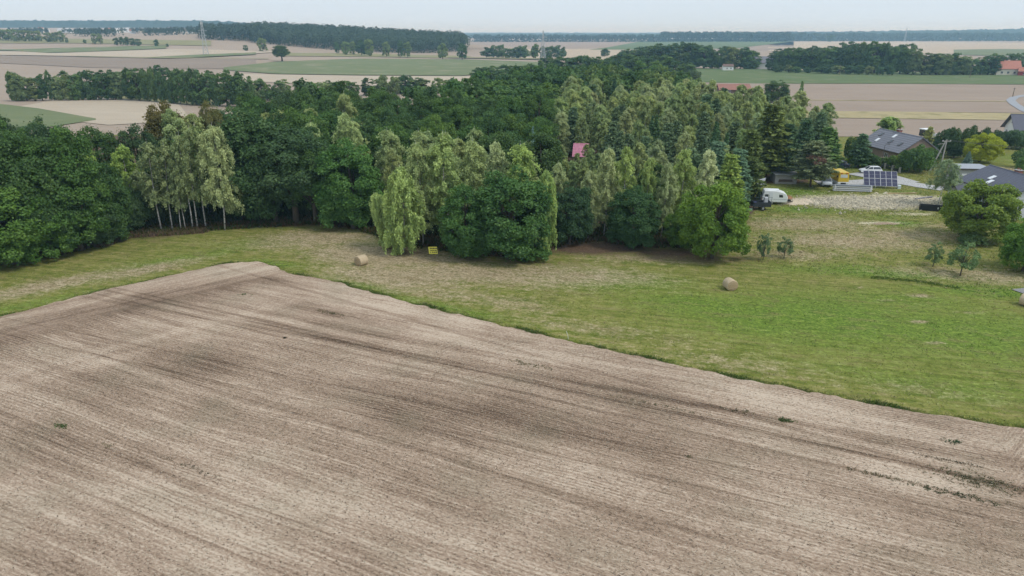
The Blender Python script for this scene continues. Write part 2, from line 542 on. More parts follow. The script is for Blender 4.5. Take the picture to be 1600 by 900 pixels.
band("field_track", [(1245, 156.8), (1420, 157.6), (1580, 158.6)], [(1245, 157.8), (1420, 158.4), (1580, 159.6)], DRYG, 0.26)
band("field_track", [(120, 88.6), (250, 91.4), (420, 92.2)], [(120, 89.4), (250, 92.3), (420, 93.0)], OLIVE, 0.9)
band("field_track", [(700, 90), (850, 92.6), (960, 94)], [(700, 91.2), (850, 94), (960, 95.6)], OLIVE, 0.9)

# ---- near land: shared zone weights in metres
def blob_sum(X, Y, blobs):
    s = np.zeros_like(X)
    for px, py, rx, ry, deg, w in blobs:
        c = G(px, py)
        a = math.radians(deg)
        u = (X - c.x) * math.cos(a) + (Y - c.y) * math.sin(a)
        v = -(X - c.x) * math.sin(a) + (Y - c.y) * math.cos(a)
        s = np.maximum(s, w * np.exp(-(u / rx) ** 2 - (v / ry) ** 2))
    return s

FRONT_PX = [-400, 0, 100, 180, 215, 350, 500, 560, 600, 650, 740, 830, 880, 940, 990, 1060, 1115, 1150, 1180, 1230, 1300, 1900]
FRONT_PY = [440, 412, 396, 378, 366, 357, 349, 356, 372, 384, 396, 400, 378, 376, 384, 384, 386, 362, 330, 290, 280, 262]
def world_front():
    pts = [G(a, b) for a, b in zip(FRONT_PX, FRONT_PY)]
    return np.array([p.x for p in pts]), np.array([p.y for p in pts])
FX, FY = world_front()
def front_y(x):
    o = np.argsort(FX)
    return np.interp(x, FX[o], FY[o])

def poly_dist(X, Y, poly):
    """Signed distance to a closed outline, positive inside."""
    P = np.asarray(poly)
    inside = np.zeros(X.shape, bool)
    dist = np.full(X.shape, 1e9)
    nx_ = np.zeros(X.shape); ny_ = np.zeros(X.shape)
    n = len(P)
    for i in range(n):
        x1, y1 = P[i]; x2, y2 = P[(i + 1) % n]
        c = ((y1 > Y) != (y2 > Y)) & (X < (x2 - x1) * (Y - y1) / (y2 - y1 + 1e-12) + x1)
        inside ^= c
        t = np.clip(((X - x1) * (x2 - x1) + (Y - y1) * (y2 - y1)) / ((x2 - x1) ** 2 + (y2 - y1) ** 2), 0, 1)
        qx = x1 + t * (x2 - x1); qy = y1 + t * (y2 - y1)
        d = np.hypot(X - qx, Y - qy)
        m = d < dist
        dist = np.where(m, d, dist); nx_ = np.where(m, qx, nx_); ny_ = np.where(m, qy, ny_)
    return np.where(inside, dist, -dist), nx_, ny_

EDGE_PX = [(0, 497), (60, 482), (110, 468), (170, 453), (230, 440), (285, 428), (330, 418), (365, 412), (400, 410), (430, 417), (452, 430), (480, 433), (520, 441),
           (560, 454), (630, 472), (700, 490), (790, 511), (890, 535), (970, 553), (1050, 571), (1150, 593), (1250, 612), (1340, 629), (1420, 644), (1510, 659), (1600, 672)]
def ragged(pts, step=0.7, amp=0.16, seed=4):
    r = random.Random(seed)
    out = []
    for (x1, y1), (x2, y2) in zip(pts[:-1], pts[1:]):
        n_ = max(1, int(math.hypot(x2 - x1, y2 - y1) / step))
        for i in range(n_):
            out.append((x1 + (x2 - x1) * i / n_ + r.gauss(0, amp) * 0.5, y1 + (y2 - y1) * i / n_ + r.gauss(0, amp)))
    return out + [pts[-1]]
EDGE_W = ragged([(G(a, b).x, G(a, b).y) for a, b in EDGE_PX])
FIELD = [(-95, 26), (-75, 46)] + EDGE_W + [(52, 39.5), (75, 32), (100, 22), (90, -30), (0, -60), (-90, -40)]
FIELD_EDGE = FIELD[1:len(EDGE_W) + 4]

LUSH = [(300, 402, 16, 3.2, 42, .62), (40, 478, 14, 2.0, 42, .6), (180, 432, 12, 2.0, 42, .45), (420, 378, 12, 4, 10, .55), (430, 412, 5, 1.6, -20, .75), (555, 446, 6, 1.4, -25, .8), (700, 482, 12, 1.4, -28, .7),
        (960, 440, 14, 5, -10, .68), (1110, 480, 14, 6, -15, .74), (1290, 500, 22, 10, -10, .8), (1480, 520, 20, 10, -10, .75), (1400, 470, 18, 5, -8, .6), (1450, 600, 16, 4, -20, .55), (1430, 430, 20, 2.2, -8, .85), (1560, 458, 12, 3.0, -8, .8), (1330, 420, 9, 3, 0, .62),
        (1240, 300, 9, 5, 0, .75), (1255, 328, 7, 3, -6, .75), (1300, 345, 9, 2.5, -4, .6), (1410, 350, 4, 2.2, 0, .9), (1350, 262, 9, 6, -15, .7), (1420, 300, 6, 1.6, 0, .6), (1560, 248, 20, 14, 0, .5), (1545, 375, 9, 4, 0, .6), (1230, 372, 8, 3, 0, .4), (1195, 345, 5, 3, 0, .6), (1390, 340, 9, 2, 0, .5)]
DRY = [(1408, 472, 2.4, .30, -8, 1.0), (1432, 503, 2.0, .26, -9, 1.0), (1478, 538, 2.2, .26, -12, 1.0), (1340, 449, .5, .4, 0, .8), (1440, 462, 3.4, .25, -7, .8), (1480, 468, 2.8, .25, -7, .8), (1530, 490, 4, .3, -7, .6), (480, 380, 13, 5, 0, .62), (600, 400, 13, 6, -15, 1.0), (620, 432, 12, 5, -18, .85), (740, 428, 16, 5, -12, .85), (870, 430, 15, 5, -8, .72), (700, 460, 12, 3, -22, .6), (510, 372, 12, 5, 0, .8), (230, 422, 9, 2.6, 42, .75), (90, 444, 10, 3.0, 42, .8), (140, 462, 6, 2, 42, .45),
       (760, 470, 12, 3, -20, .5), (930, 515, 14, 2.4, -20, .45), (1120, 565, 14, 2.4, -18, .42), (1330, 600, 16, 2.4, -15, .3), (1010, 405, 12, 2.5, -5, .62), (1250, 350, 14, 5, 0, .75), (1330, 378, 14, 5, -4, .78), (1420, 368, 12, 5, -4, .7), (1240, 398, 10, 3, -4, .6), (1540, 432, 13, 3.5, -12, .72), (1470, 355, 7, 3, 0, .5), (1560, 268, 14, 6, 0, .8)]
GRAV = [(1345, 316, 12, 6.0, -4, .95), (1290, 314, 9, 3.0, -3, .85), (1410, 312, 9, 5.0, -3, .85), (1240, 315, 3, 1.8, 0, .8), (1460, 312, 6, 4, 0, .7), (1375, 349, 5, 1.1, 0, .7), (1430, 335, 6, 2, 0, .5)]
BROWN = [(1060, 404, 10, 2.2, -4, .60), (1150, 405, 8, 2.2, 0, .5), (820, 410, 12, 2.2, -8, .42), (650, 396, 7, 2.0, -8, .35), (480, 352, 14, 1.6, 3, .6), (250, 370, 9, 2.0, 20, .5), (570, 358, 7, 1.5, -8, .5), (930, 388, 11, 4.0, 0, .9), (1050, 396, 9, 2.6, 0, .8), (1200, 395, 7, 3, 0, .4)]

def zones(X, Y):
    fy = front_y(X)
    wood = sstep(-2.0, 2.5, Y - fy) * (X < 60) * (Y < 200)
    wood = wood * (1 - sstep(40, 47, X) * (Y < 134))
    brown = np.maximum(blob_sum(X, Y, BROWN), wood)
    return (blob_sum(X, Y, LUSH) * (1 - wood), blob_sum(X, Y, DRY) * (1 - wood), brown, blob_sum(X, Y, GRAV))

def make_meadow():
    xs = np.arange(-125, 165.1, 0.85); ys = np.arange(24, 203, 0.85)
    X, Y = np.meshgrid(xs, ys)
    r = rng.normal(0, 1, X.shape)
    r = (r + np.roll(r, 1, 0) + np.roll(r, 1, 1) + np.roll(r, -1, 0)) / 4
    Z = 0.05 + np.clip(r * 0.03, -0.045, 0.05)
    lu, dr, br, gr = zones(X, Y)
    # the mown meadow ends in a small bank below the garden
    n = len(xs)
    i, j = np.meshgrid(np.arange(len(ys) - 1), np.arange(n - 1), indexing="ij")
    a = (i * n + j).ravel()
    q = np.stack([a, a + 1, a + n + 1, a + n], -1)
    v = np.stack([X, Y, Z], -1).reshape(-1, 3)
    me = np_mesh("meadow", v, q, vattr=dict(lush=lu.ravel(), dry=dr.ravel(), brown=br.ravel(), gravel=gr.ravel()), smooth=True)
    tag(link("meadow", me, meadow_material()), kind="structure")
make_meadow()

FDARK = [(330, 570, 9, 4, -26, .8), (250, 470, 17, 3.2, 42, .85), (120, 505, 14, 2.8, 42, .55), (180, 610, 8, 3, -26, .5), (800, 650, 12, 3.2, -24, .9), (640, 660, 7, 2.2, -24, .7), (1000, 625, 13, 2.8, -25, .7), (1150, 650, 10, 1.8, -22, .5),
         (600, 740, 9, 2.0, -25, .55), (1250, 730, 12, 1.6, -22, .35), (60, 700, 6, 3, -26, .5), (420, 560, 8, 2.5, -26, .4), (330, 655, 8, 2, -26, .45), (1480, 790, 6, 3, -24, .35), (900, 800, 10, 2, -24, .3), (250, 830, 7, 1.6, -26, .35), (1590, 730, 1.2, 9, 30, .3),
         (515, 492, 3.5, .5, -24, .7), (560, 520, 14, .35, -24, .75), (640, 560, 20, .35, -23.5, .8), (720, 550, 22, .28, -24.0, .6), (1090, 640, 16, .35, -23, .7), (1420, 700, 12, .45, -22, .7), (450, 513, 10, .3, -25, .6), (330, 612, 16, .22, -26, .5), (500, 660, 18, .22, -25, .5), (150, 700, 14, .3, -26, .6), (1000, 780, 18, .2, -24, .4)]
FPALE = [(400, 425, 7, 3.5, 20, .8), (600, 480, 16, 3, -27, .55), (900, 570, 22, 2.2, -27, .5), (1250, 640, 18, 2.4, -24, .55), (1430, 755, 4.5, 1.2, -20, 1.25), (1500, 765, 4, 1.0, -22, .7), (80, 590, 15, 1.0, 42, .5), (240, 530, 18, 1.0, 42, .55), (180, 790, 12, 3, -26, .5), (700, 860, 14, 3, -25, .3), (390, 500, 7, 2, 10, .4), (1540, 690, 9, 1.5, -22, .5)]

def make_field():
    s = 0.5
    xs = np.arange(-97, 102, s); ys = np.arange(-62, 92, s)
    X, Y = np.meshgrid(xs, ys)
    sd, qx, qy = poly_dist(X, Y, FIELD)
    ins = sd > 0
    cell = ins[:-1, :-1] | ins[1:, :-1] | ins[:-1, 1:] | ins[1:, 1:]
    X = np.where(ins, X, qx); Y = np.where(ins, Y, qy)
    # headland strip along the left edge and at the near right end
    c = G(200, 447); a = math.radians(42)
    v_ = -(X - c.x) * math.sin(a) + (Y - c.y) * math.cos(a)
    head = sstep(-9.5, -7.0, v_)
    c2 = G(1580, 720); a2 = math.radians(62)
    u2 = (X - c2.x) * math.cos(math.radians(-25)) + (Y - c2.y) * math.sin(math.radians(-25))
    head = np.maximum(head, sstep(-1.0, 0.6, u2))
    Z = 0.14 + rng.normal(0, 0.014, X.shape)
    dk = blob_sum(X, Y, FDARK); pl = blob_sum(X, Y, FPALE)
    n = len(xs)
    i, j = np.nonzero(cell)
    a = i * n + j
    q = np.stack([a, a + 1, a + n + 1, a + n], -1)
    used, inv = np.unique(q, return_inverse=True)
    q = inv.reshape(q.shape)
    f = lambda A: A.ravel()[used]
    v = np.stack([f(X), f(Y), f(Z)], -1)
    me = np_mesh("ploughed_field", v, q, vattr=dict(head=f(head), dark=f(dk), pale=f(pl)), smooth=True)
    tag(link("ploughed_field", me, field_material()), kind="structure")
make_field()

# ---- haze over the whole land
def make_haze():
    m = MB()
    m.box((0, 6200, 42), (38000, 13400, 87.0))
    t = NT("haze_air")
    v = t.n("VolumePrincipled", {"Color": (0.42, 0.72, 1.0), "Absorption Color": (1, 1, 1), "Density": 0.00019, "Anisotropy": 0.2})
    t.t.links.new(v.outputs[0], t.out.inputs["Volume"])
    o = m.build("haze", t.m)
    tag(o, "thin blue haze in the air over the far fields", "haze", kind="stuff")
make_haze()

# ------------------------------------------------------------------ tree shapes
def unit(a):
    return a / np.maximum(np.linalg.norm(a, axis=-1, keepdims=True), 1e-9)

def rdirs(r, n):
    return unit(r.normal(size=(n, 3)))

def leaf_quads(c, nrm, size, r, along=None, asp=1.0):
    """One folded lozenge for each leaf spray."""
    n = len(c)
    if along is None:
        tdir = r.normal(size=(n, 3))
    else:
        tdir = along + r.normal(0, 0.25, (n, 3))
    tdir = unit(tdir - nrm * np.sum(tdir * nrm, -1, keepdims=True))
    b = np.cross(nrm, tdir)
    s = np.asarray(size).reshape(-1, 1) if hasattr(size, "__len__") else np.full((n, 1), size)
    bend = nrm * s * 0.22
    v = np.stack([c + tdir * s * asp - bend, c + b * s * 0.62, c - tdir * s * asp - bend, c - b * s * 0.62], 1).reshape(-1, 3)
    q = np.arange(n * 4).reshape(-1, 4)
    return v, q

def crown_mesh(name, c, nrm, size, tint, r, m, along=None, asp=1.0):
    v, q = leaf_quads(c, nrm, size, r, along, asp)
    me = np_mesh(name, v, q, fattr=dict(tint=np.clip(tint, 0, 1)))
    me.materials.append(m)
    return me

def trunk_mesh(name, tubes, m, n=6):
    mb = MB()
    for pts, rad in tubes:
        mb.tube(pts, rad, n)
    me = mb.mesh(name, smooth=True)
    me.materials.append(m)
    return me

def oak(seed, H=16.0, R=5.2, low=2.0, leaves=15000, ls=0.30, nclump=75, lean=0.0, cr=(0.20, 0.36), skirt=0.0):
    r = np.random.default_rng(seed)
    hz = (H - low) / 2; cz = low + hz
    d = rdirs(r, nclump)
    d[:, 2] = np.where(d[:, 2] < -0.5, d[:, 2] * 0.6, d[:, 2]); d = unit(d)
    lob = rdirs(r, 6); lw = r.uniform(-0.22, 0.30, 6)
    shape = 1 + np.sum(lw * np.clip(d @ lob.T, 0, 1) ** 2, -1)
    rad = np.minimum(np.clip(0.42 + 0.50 * r.random(nclump) ** 0.6, 0, 0.9) * shape, 0.97)
    prof = np.where(d[:, 2] < 0, 1.0, 1.0)
    C = np.stack([d[:, 0] * R * rad, d[:, 1] * R * rad, cz + d[:, 2] * hz * rad * prof], -1)
    C[:, 2] = np.clip(C[:, 2], low + 0.3, None)
    ns = int(nclump * skirt)
    if ns:
        aa = r.uniform(0, 2 * math.pi, ns); ra = R * r.uniform(0.45, 0.85, ns)
        C[:ns] = np.stack([np.cos(aa) * ra, np.sin(aa) * ra, low + (H - low) * r.uniform(0.06, 0.30, ns)], -1)
    rc = R * r.uniform(*cr, nclump)
    k = np.maximum(10, (leaves * rc ** 2 / np.sum(rc ** 2))).astype(int)
    cen = np.array([0, 0, cz - hz * 0.25])
    P, N, T = [], [], []
    for i in range(nclump):
        out = unit(C[i] - cen)
        dd = rdirs(r, int(k[i] * 1.6))
        w = dd @ (out * 0.75 + np.array([0, 0, 0.45]))
        dd = dd[w > -0.30 + 0.25 * r.random(len(w))][:k[i]]
        sub = r.uniform(0.70, 1.08, (len(dd), 1))
        fl = np.array([1.0, 1.0, 0.95])
        p = C[i] + dd * rc[i] * sub * fl
        p += r.normal(0, 0.16, p.shape) * (H / 16.0 if H < 12 else 1.0)
        sp_ = r.random(len(p)) < 0.07
        p[sp_] += (dd[sp_] * 0.5 + out * 0.5) * (r.random((sp_.sum(), 1)) * 0.75 * H / 16.0)
        P.append(p)
        N.append(unit(dd * 0.60 + out * 0.25 + np.array([0, 0, 0.25]) + r.normal(0, 0.50, dd.shape)))
        T.append(np.clip(0.5 + r.normal(0, 0.13) + r.normal(0, 0.12, len(dd)), 0, 1))
    P = np.concatenate(P); N = np.concatenate(N); T = np.concatenate(T)
    P[:, 2] = np.maximum(P[:, 2], low * 0.35 + 0.15)
    crown = crown_mesh("crown", P, N, ls * r.uniform(0.7, 1.3, len(P)), T, r, LEAF, asp=0.85)
    tr = 0.020 * H + 0.05 * min(1, H / 12) - (0.03 if H < 5 else 0)
    tubes = [([(0, 0, -0.1), (0.05, 0.02, low), (0.15 * r.normal(), 0.15 * r.normal(), cz), (0.2 * r.normal(), 0.2 * r.normal(), H * 0.85)], [tr * 1.25, tr, tr * 0.6, tr * 0.15])]
    for i in r.choice(nclump, min(14, nclump), replace=False):
        z0 = r.uniform(low * 0.8, cz)
        mid = (C[i] * 0.5 + np.array([0, 0, z0]) * 0.5) + np.array([0, 0, 0.4])
        tubes.append(([(0, 0, z0), tuple(mid), tuple(C[i])], [tr * 0.5, tr * 0.28, tr * 0.08]))
    return crown, trunk_mesh("trunk", tubes, BARK)

def birch(seed, H=15.0, R=2.9, low=0.22, strands=5, nb=80, per=22, ls=0.17, lean=0.0, droop=1.0):
    r = np.random.default_rng(seed)
    lx = lean * H
    axis = lambda t: np.array([lx * t ** 1.3 + 0.15 * math.sin(5 * t + seed), 0.12 * math.sin(4 * t + seed * 2), H * t])
    P, N, T, A = [], [], [], []
    tubes = []
    ts = np.linspace(0, 1, 7)
    tr = 0.0062 * H + 0.012
    tubes.append(([tuple(axis(t) - np.array([0, 0, 0.1 if t == 0 else 0])) for t in ts], [tr * (1.15 - 1.05 * t) for t in ts]))
    for i in range(nb):
        t = low + (1 - low) * (i + r.random()) / nb
        u = (t - low) / (1 - low)
        L = R * (0.62 + 0.70 * u) * (1 - u) ** 0.55 * r.uniform(0.55, 1.2)
        L = max(L, 0.25)
        az = r.uniform(0, 2 * math.pi)
        out = np.array([math.cos(az), math.sin(az), 0])
        p0 = axis(t * 0.94)
        rise = r.uniform(0.5, 0.95) * L
        path = lambda s: p0 + out * L * s + np.array([0, 0, rise * (s * 1.6 - 1.1 * s * s)])
        if i % 3 == 0:
            tubes.append(([tuple(path(0)), tuple(path(0.5)), tuple(path(0.95))], [tr * 0.32 * (1.1 - u), tr * 0.2 * (1.1 - u), 0.01]))
        bt = r.normal(0, 0.11)
        for s_ in range(strands):
            s = r.uniform(0.25, 1.0)
            st = path(s)
            ln = r.uniform(0.5, 1.7) * droop * (0.35 + 0.65 * s) * min(1.0, 0.45 + L / R)
            m = int(per * r.uniform(0.7, 1.2))
            f = r.random(m) ** 0.8
            sway = r.normal(0, 0.12, 2)
            pos = np.stack([st[0] + out[0] * f * 0.25 + sway[0] * f, st[1] + out[1] * f * 0.25 + sway[1] * f, st[2] + 0.15 - ln * f], -1)
            pos += r.normal(0, 0.13, pos.shape)
            P.append(pos)
            N.append(unit(out * 0.5 + np.array([0, 0, 0.45]) + r.normal(0, 0.55, pos.shape)))
            T.append(np.clip(0.5 + bt + r.normal(0, 0.06) + 0.10 * (1 - f) + r.normal(0, 0.12, m), 0, 1))
            A.append(np.tile(np.array([out[0] * 0.2, out[1] * 0.2, -1.0]), (m, 1)))
    P = np.concatenate(P); N = np.concatenate(N); T = np.concatenate(T); A = np.concatenate(A)
    P[:, 2] = np.maximum(P[:, 2], 0.15)
    crown = crown_mesh("crown", P, N, ls * r.uniform(0.7, 1.35, len(P)), T, r, LEAF, along=A, asp=1.15)
    return crown, trunk_mesh("trunk", tubes, BBARK, 5)

def pine(seed, H=12.0, R=2.6, low=0.12, whorl=0.62, per=30, ls=0.26, dome=0.75):
    r = np.random.default_rng(seed)
    P, N, T, A = [], [], [], []
    tr = 0.013 * H + 0.03
    tubes = [([(0, 0, -0.1), (0.1 * r.normal(), 0.1 * r.normal(), H * 0.5), (0, 0, H)], [tr, tr * 0.65, 0.02])]
    z = low * H
    while z < H * 0.985:
        u = (z - low * H) / (H * (1 - low))
        L0 = R * (1 - u) ** dome * (0.75 + 0.25 * min(1, u * 5))
        L0 = max(L0, 0.30)
        nbr = r.integers(5, 8)
        a0 = r.uniform(0, 6.28)
        for k in range(nbr):
            az = a0 + 2 * math.pi * k / nbr + r.normal(0, 0.2)
            L = L0 * r.uniform(0.65, 1.18)
            out = np.array([math.cos(az), math.sin(az), 0])
            up = 0.10 + 0.55 * u + r.normal(0, 0.08)
            bt = r.normal(0, 0.13)
            if u < 0.75 and k % 2 == 0:
                tubes.append(([(0, 0, z), tuple(out * L * 0.9 + np.array([0, 0, z + up * L * 0.9]))], [tr * 0.25 * (1.2 - u), 0.012]))
            nc = max(2, int(L / 0.42))
            for c in range(nc):
                s = 0.28 + 0.78 * (c + r.random() * 0.6) / nc
                cc = out * L * s + np.array([0, 0, z + up * L * s * s]) + r.normal(0, 0.10, 3)
                m = int(per * r.uniform(0.7, 1.2))
                d = rdirs(r, m)
                d[:, 2] = np.abs(d[:, 2]) * 0.8 - 0.15
                rr = r.uniform(0.25, 0.55, (m, 1))
                P.append(cc + d * rr * np.array([1, 1, 0.75]))
                A.append(unit(d + out * 0.5))
                N.append(unit(np.array([0, 0, 0.7]) + r.normal(0, 0.5, (m, 3))))
                T.append(np.clip(0.5 + bt + 0.10 * (s - 0.6) + r.normal(0, 0.13, m), 0, 1))
        z += whorl * r.uniform(0.8, 1.2)
    P = np.concatenate(P); N = np.concatenate(N); T = np.concatenate(T); A = np.concatenate(A)
    crown = crown_mesh("crown", P, N, ls * r.uniform(0.7, 1.3, len(P)), T, r, NEEDLE, along=A, asp=1.0)
    return crown, trunk_mesh("trunk", tubes, PBARK, 5)

def spruce(seed, H=12.0, R=2.3, low=0.04, whorl=0.42, ls=0.24):
    r = np.random.default_rng(seed)
    P, N, T, A = [], [], [], []
    tr = 0.013 * H + 0.02
    tubes = [([(0, 0, -0.1), (0, 0, H)], [tr, 0.015])]
    z = low * H
    while z < H * 0.99:
        u = (z - low * H) / (H * (1 - low))
        L0 = max(0.14, R * (1 - u) ** 0.92)
        nbr = r.integers(7, 10)
        a0 = r.uniform(0, 6.28)
        for k in range(nbr):
            az = a0 + 2 * math.pi * k / nbr + r.normal(0, 0.15)
            L = L0 * r.uniform(0.75, 1.12)
            out = np.array([math.cos(az), math.sin(az), 0]); side = np.array([-out[1], out[0], 0])
            m = max(6, int(30 * L))
            s = r.random(m) ** 0.7
            w = (1 - s * 0.75) * 0.30 * L + 0.05
            lat = r.uniform(-1, 1, m) * w
            dz = -0.28 * L * s + 0.22 * L * s ** 3 - 0.10 * np.abs(lat)
            P.append(np.outer(s * L, out) + np.outer(lat, side) + np.stack([np.zeros(m), np.zeros(m), z + dz + r.normal(0, 0.05, m)], -1))
            A.append(unit(np.tile(out, (m, 1)) + np.outer(lat / (w + 1e-6), side) * 0.5 + np.array([0, 0, -0.25])))
            N.append(unit(np.array([0, 0, 1.0]) + out * 0.35 + r.normal(0, 0.35, (m, 3))))
            T.append(np.clip(0.42 + r.normal(0, 0.1) + 0.2 * s + r.normal(0, 0.12, m), 0, 1))
        z += whorl * r.uniform(0.85, 1.15) * (1.0 - 0.35 * u)
    P = np.concatenate(P); N = np.concatenate(N); T = np.concatenate(T); A = np.concatenate(A)
    crown = crown_mesh("crown", P, N, ls * r.uniform(0.7, 1.3, len(P)), T, r, NEEDLE, along=A, asp=1.1)
    return crown, trunk_mesh("trunk", tubes, PBARK, 5)

# name: list of (crown, trunk), nominal height, nominal width
PROTO = {
    "oak": ([oak(s, 16, 5.0, 0.8, 30000, 0.205, 190, cr=(0.11, 0.23), skirt=0.14) for s in (1, 2, 3, 4, 5)], 16.0, 10.6),
    "tall_oak": ([oak(s, 16, 4.2, 3.2, 24000, 0.205, 150, cr=(0.13, 0.25)) for s in (6, 7, 8)], 16.0, 8.8),
    "ball": ([oak(s, 10, 4.6, 1.0, 26000, 0.175, 180, cr=(0.10, 0.21), skirt=0.16) for s in (11, 12)], 10.0, 9.6),
    "birch": ([birch(s, 15, 2.9, 0.16, 7, 100, 25, 0.122, droop=0.7) for s in (21, 22, 23, 24)], 15.0, 5.8),
    "thin_birch": ([birch(s, 15, 2.4, 0.34, 5, 60, 20, 0.125, droop=0.85) for s in (26, 27, 28)], 15.0, 4.8),
    "big_birch": ([birch(25, 15, 3.3, 0.20, 7, 125, 28, 0.118, droop=1.05)], 15.0, 7.4),
    "weeping": ([birch(s, 12, 3.4, 0.06, 7, 100, 34, 0.135, droop=1.5) for s in (31, 32)], 12.0, 6.8),
    "pine": ([pine(s) for s in (41, 42, 43)], 12.0, 5.2),
    "broad_pine": ([pine(44, 12, 3.6, 0.20, 0.6, 34, 0.24, 0.42)], 12.0, 7.0),
    "airy": ([birch(33, 12, 3.6, 0.36, 5, 64, 24, 0.13, droop=1.25)], 12.0, 7.6),
    "spruce": ([spruce(s) for s in (51, 52)], 12.0, 4.6),
    "bush": ([oak(s, 3.0, 1.7, 0.15, 2600, 0.17, 26, cr=(0.30, 0.5)) for s in (61, 62, 63)], 3.0, 3.6),
    "fruit": ([oak(s, 4.0, 1.5, 0.5, 1700, 0.12, 34, cr=(0.14, 0.30)) for s in (71, 72, 73)], 4.0, 3.2),
    "mid": ([oak(s, 16, 5.0, 0.4, 4600, 0.50, 72, cr=(0.18, 0.34), skirt=0.26) for s in (81, 82, 83, 84)], 16.0, 10.6),
    "mid_tall": ([oak(s, 18, 3.6, 0.6, 3800, 0.48, 58, cr=(0.22, 0.40), skirt=0.26) for s in (86, 87)], 18.0, 7.6),
    "far": ([oak(s, 16, 5.0, 1.0, 1200, 0.85, 34, cr=(0.24, 0.42), skirt=0.15) for s in (91, 92, 93)], 16.0, 10.6),
}
KNAME = {"broad_pine": "pine_tree", "airy": "weeping_tree", "oak": "oak_tree", "tall_oak": "oak_tree", "ball": "broadleaf_tree", "birch": "birch_tree", "thin_birch": "birch_tree", "weeping": "weeping_birch_tree", "big_birch": "birch_tree", "pine": "pine_tree",
         "spruce": "spruce_tree", "bush": "bush", "fruit": "fruit_tree", "mid": "broadleaf_tree", "mid_tall": "broadleaf_tree", "far": "broadleaf_tree"}
TINT = {"broad_pine": (0.09, 0.11, 0.06), "airy": (0.15, 0.18, 0.1), "big_birch": (0.2, 0.23, 0.12), "oak": (0.050, 0.094, 0.032), "tall_oak": (0.046, 0.084, 0.036), "ball": (0.080, 0.155, 0.028), "birch": (0.180, 0.215, 0.098), "thin_birch": (0.175, 0.200, 0.110), "weeping": (0.145, 0.185, 0.085),
        "pine": (0.076, 0.108, 0.062), "spruce": (0.052, 0.092, 0.045), "bush": (0.075, 0.12, 0.04), "fruit": (0.085, 0.125, 0.055), "mid": (0.058, 0.098, 0.040), "mid_tall": (0.060, 0.098, 0.045), "far": (0.062, 0.100, 0.045)}

GAIN = {None: (1.66, 1.70, 1.16), "birch": (1.78, 1.82, 1.62), "big_birch": (1.58, 1.62, 1.42), "thin_birch": (1.12, 1.22, 1.0), "weeping": (1.85, 1.95, 1.60), "pine": (2.1, 2.15, 1.85), "spruce": (1.7, 1.8, 1.5), "fruit": (1.9, 2.0, 1.5), "airy": (1.6, 1.7, 1.5), "broad_pine": (2.0, 2.1, 1.8)}
TREES = []
def plant(kind, x, y, h, w, label, group=None, tint=None, var=0.14, name=None, cat=None, leanx=0.0):
    protos, H0, W0 = PROTO[kind]
    crown, trunk = protos[rnd.randrange(len(protos))]
    base = tint or TINT[kind]
    gn = GAIN.get(kind, GAIN[None])
    base = tuple(c * k * 1.12 for c, k in zip(base, gn))
    f = 1 + rnd.uniform(-var, var)
    g = 1 + rnd.uniform(-var, var) * 0.5
    root = bpy.data.objects.new(name or KNAME[kind], None)
    root.location = (x, y, float(terrain(x, y)))
    root.scale = (w / W0, w / W0, h / H0)
    root.rotation_euler = (rnd.uniform(-0.02, 0.02), leanx + rnd.uniform(-0.02, 0.02), rnd.uniform(0, 6.283) if not leanx else 0)
    COL.objects.link(root)
    tag(root, label, cat or ("bush" if kind == "bush" else "tree"), group)
    tr = bpy.data.objects.new("trunk" if kind != "bush" else "stem", trunk)
    cr = bpy.data.objects.new("crown" if kind != "bush" else "foliage", crown)
    cr.color = (base[0] * f * g, base[1] * f, base[2] * f / g, 1)
    for o in (tr, cr):
        COL.objects.link(o)
        o.parent = root
    TREES.append(root)
    return root

def plant_px(kind, px, py, top, wpx, label, group=None, **k):
    """A tree standing where its foot is seen, as tall and wide as it is seen."""
    p = GT(px, py) if py < 150 else G(px, py)
    z = top_z(px, top, p.y)
    dist = math.hypot(p.y, CAMH) if p.y < 300 else p.y
    depth = p.y * math.cos(PITCH) + (CAMH - p.z) * math.sin(PITCH)
    return plant(kind, p.x, p.y, max(0.4, z - p.z), wpx * depth / FOC, label, group, **k)

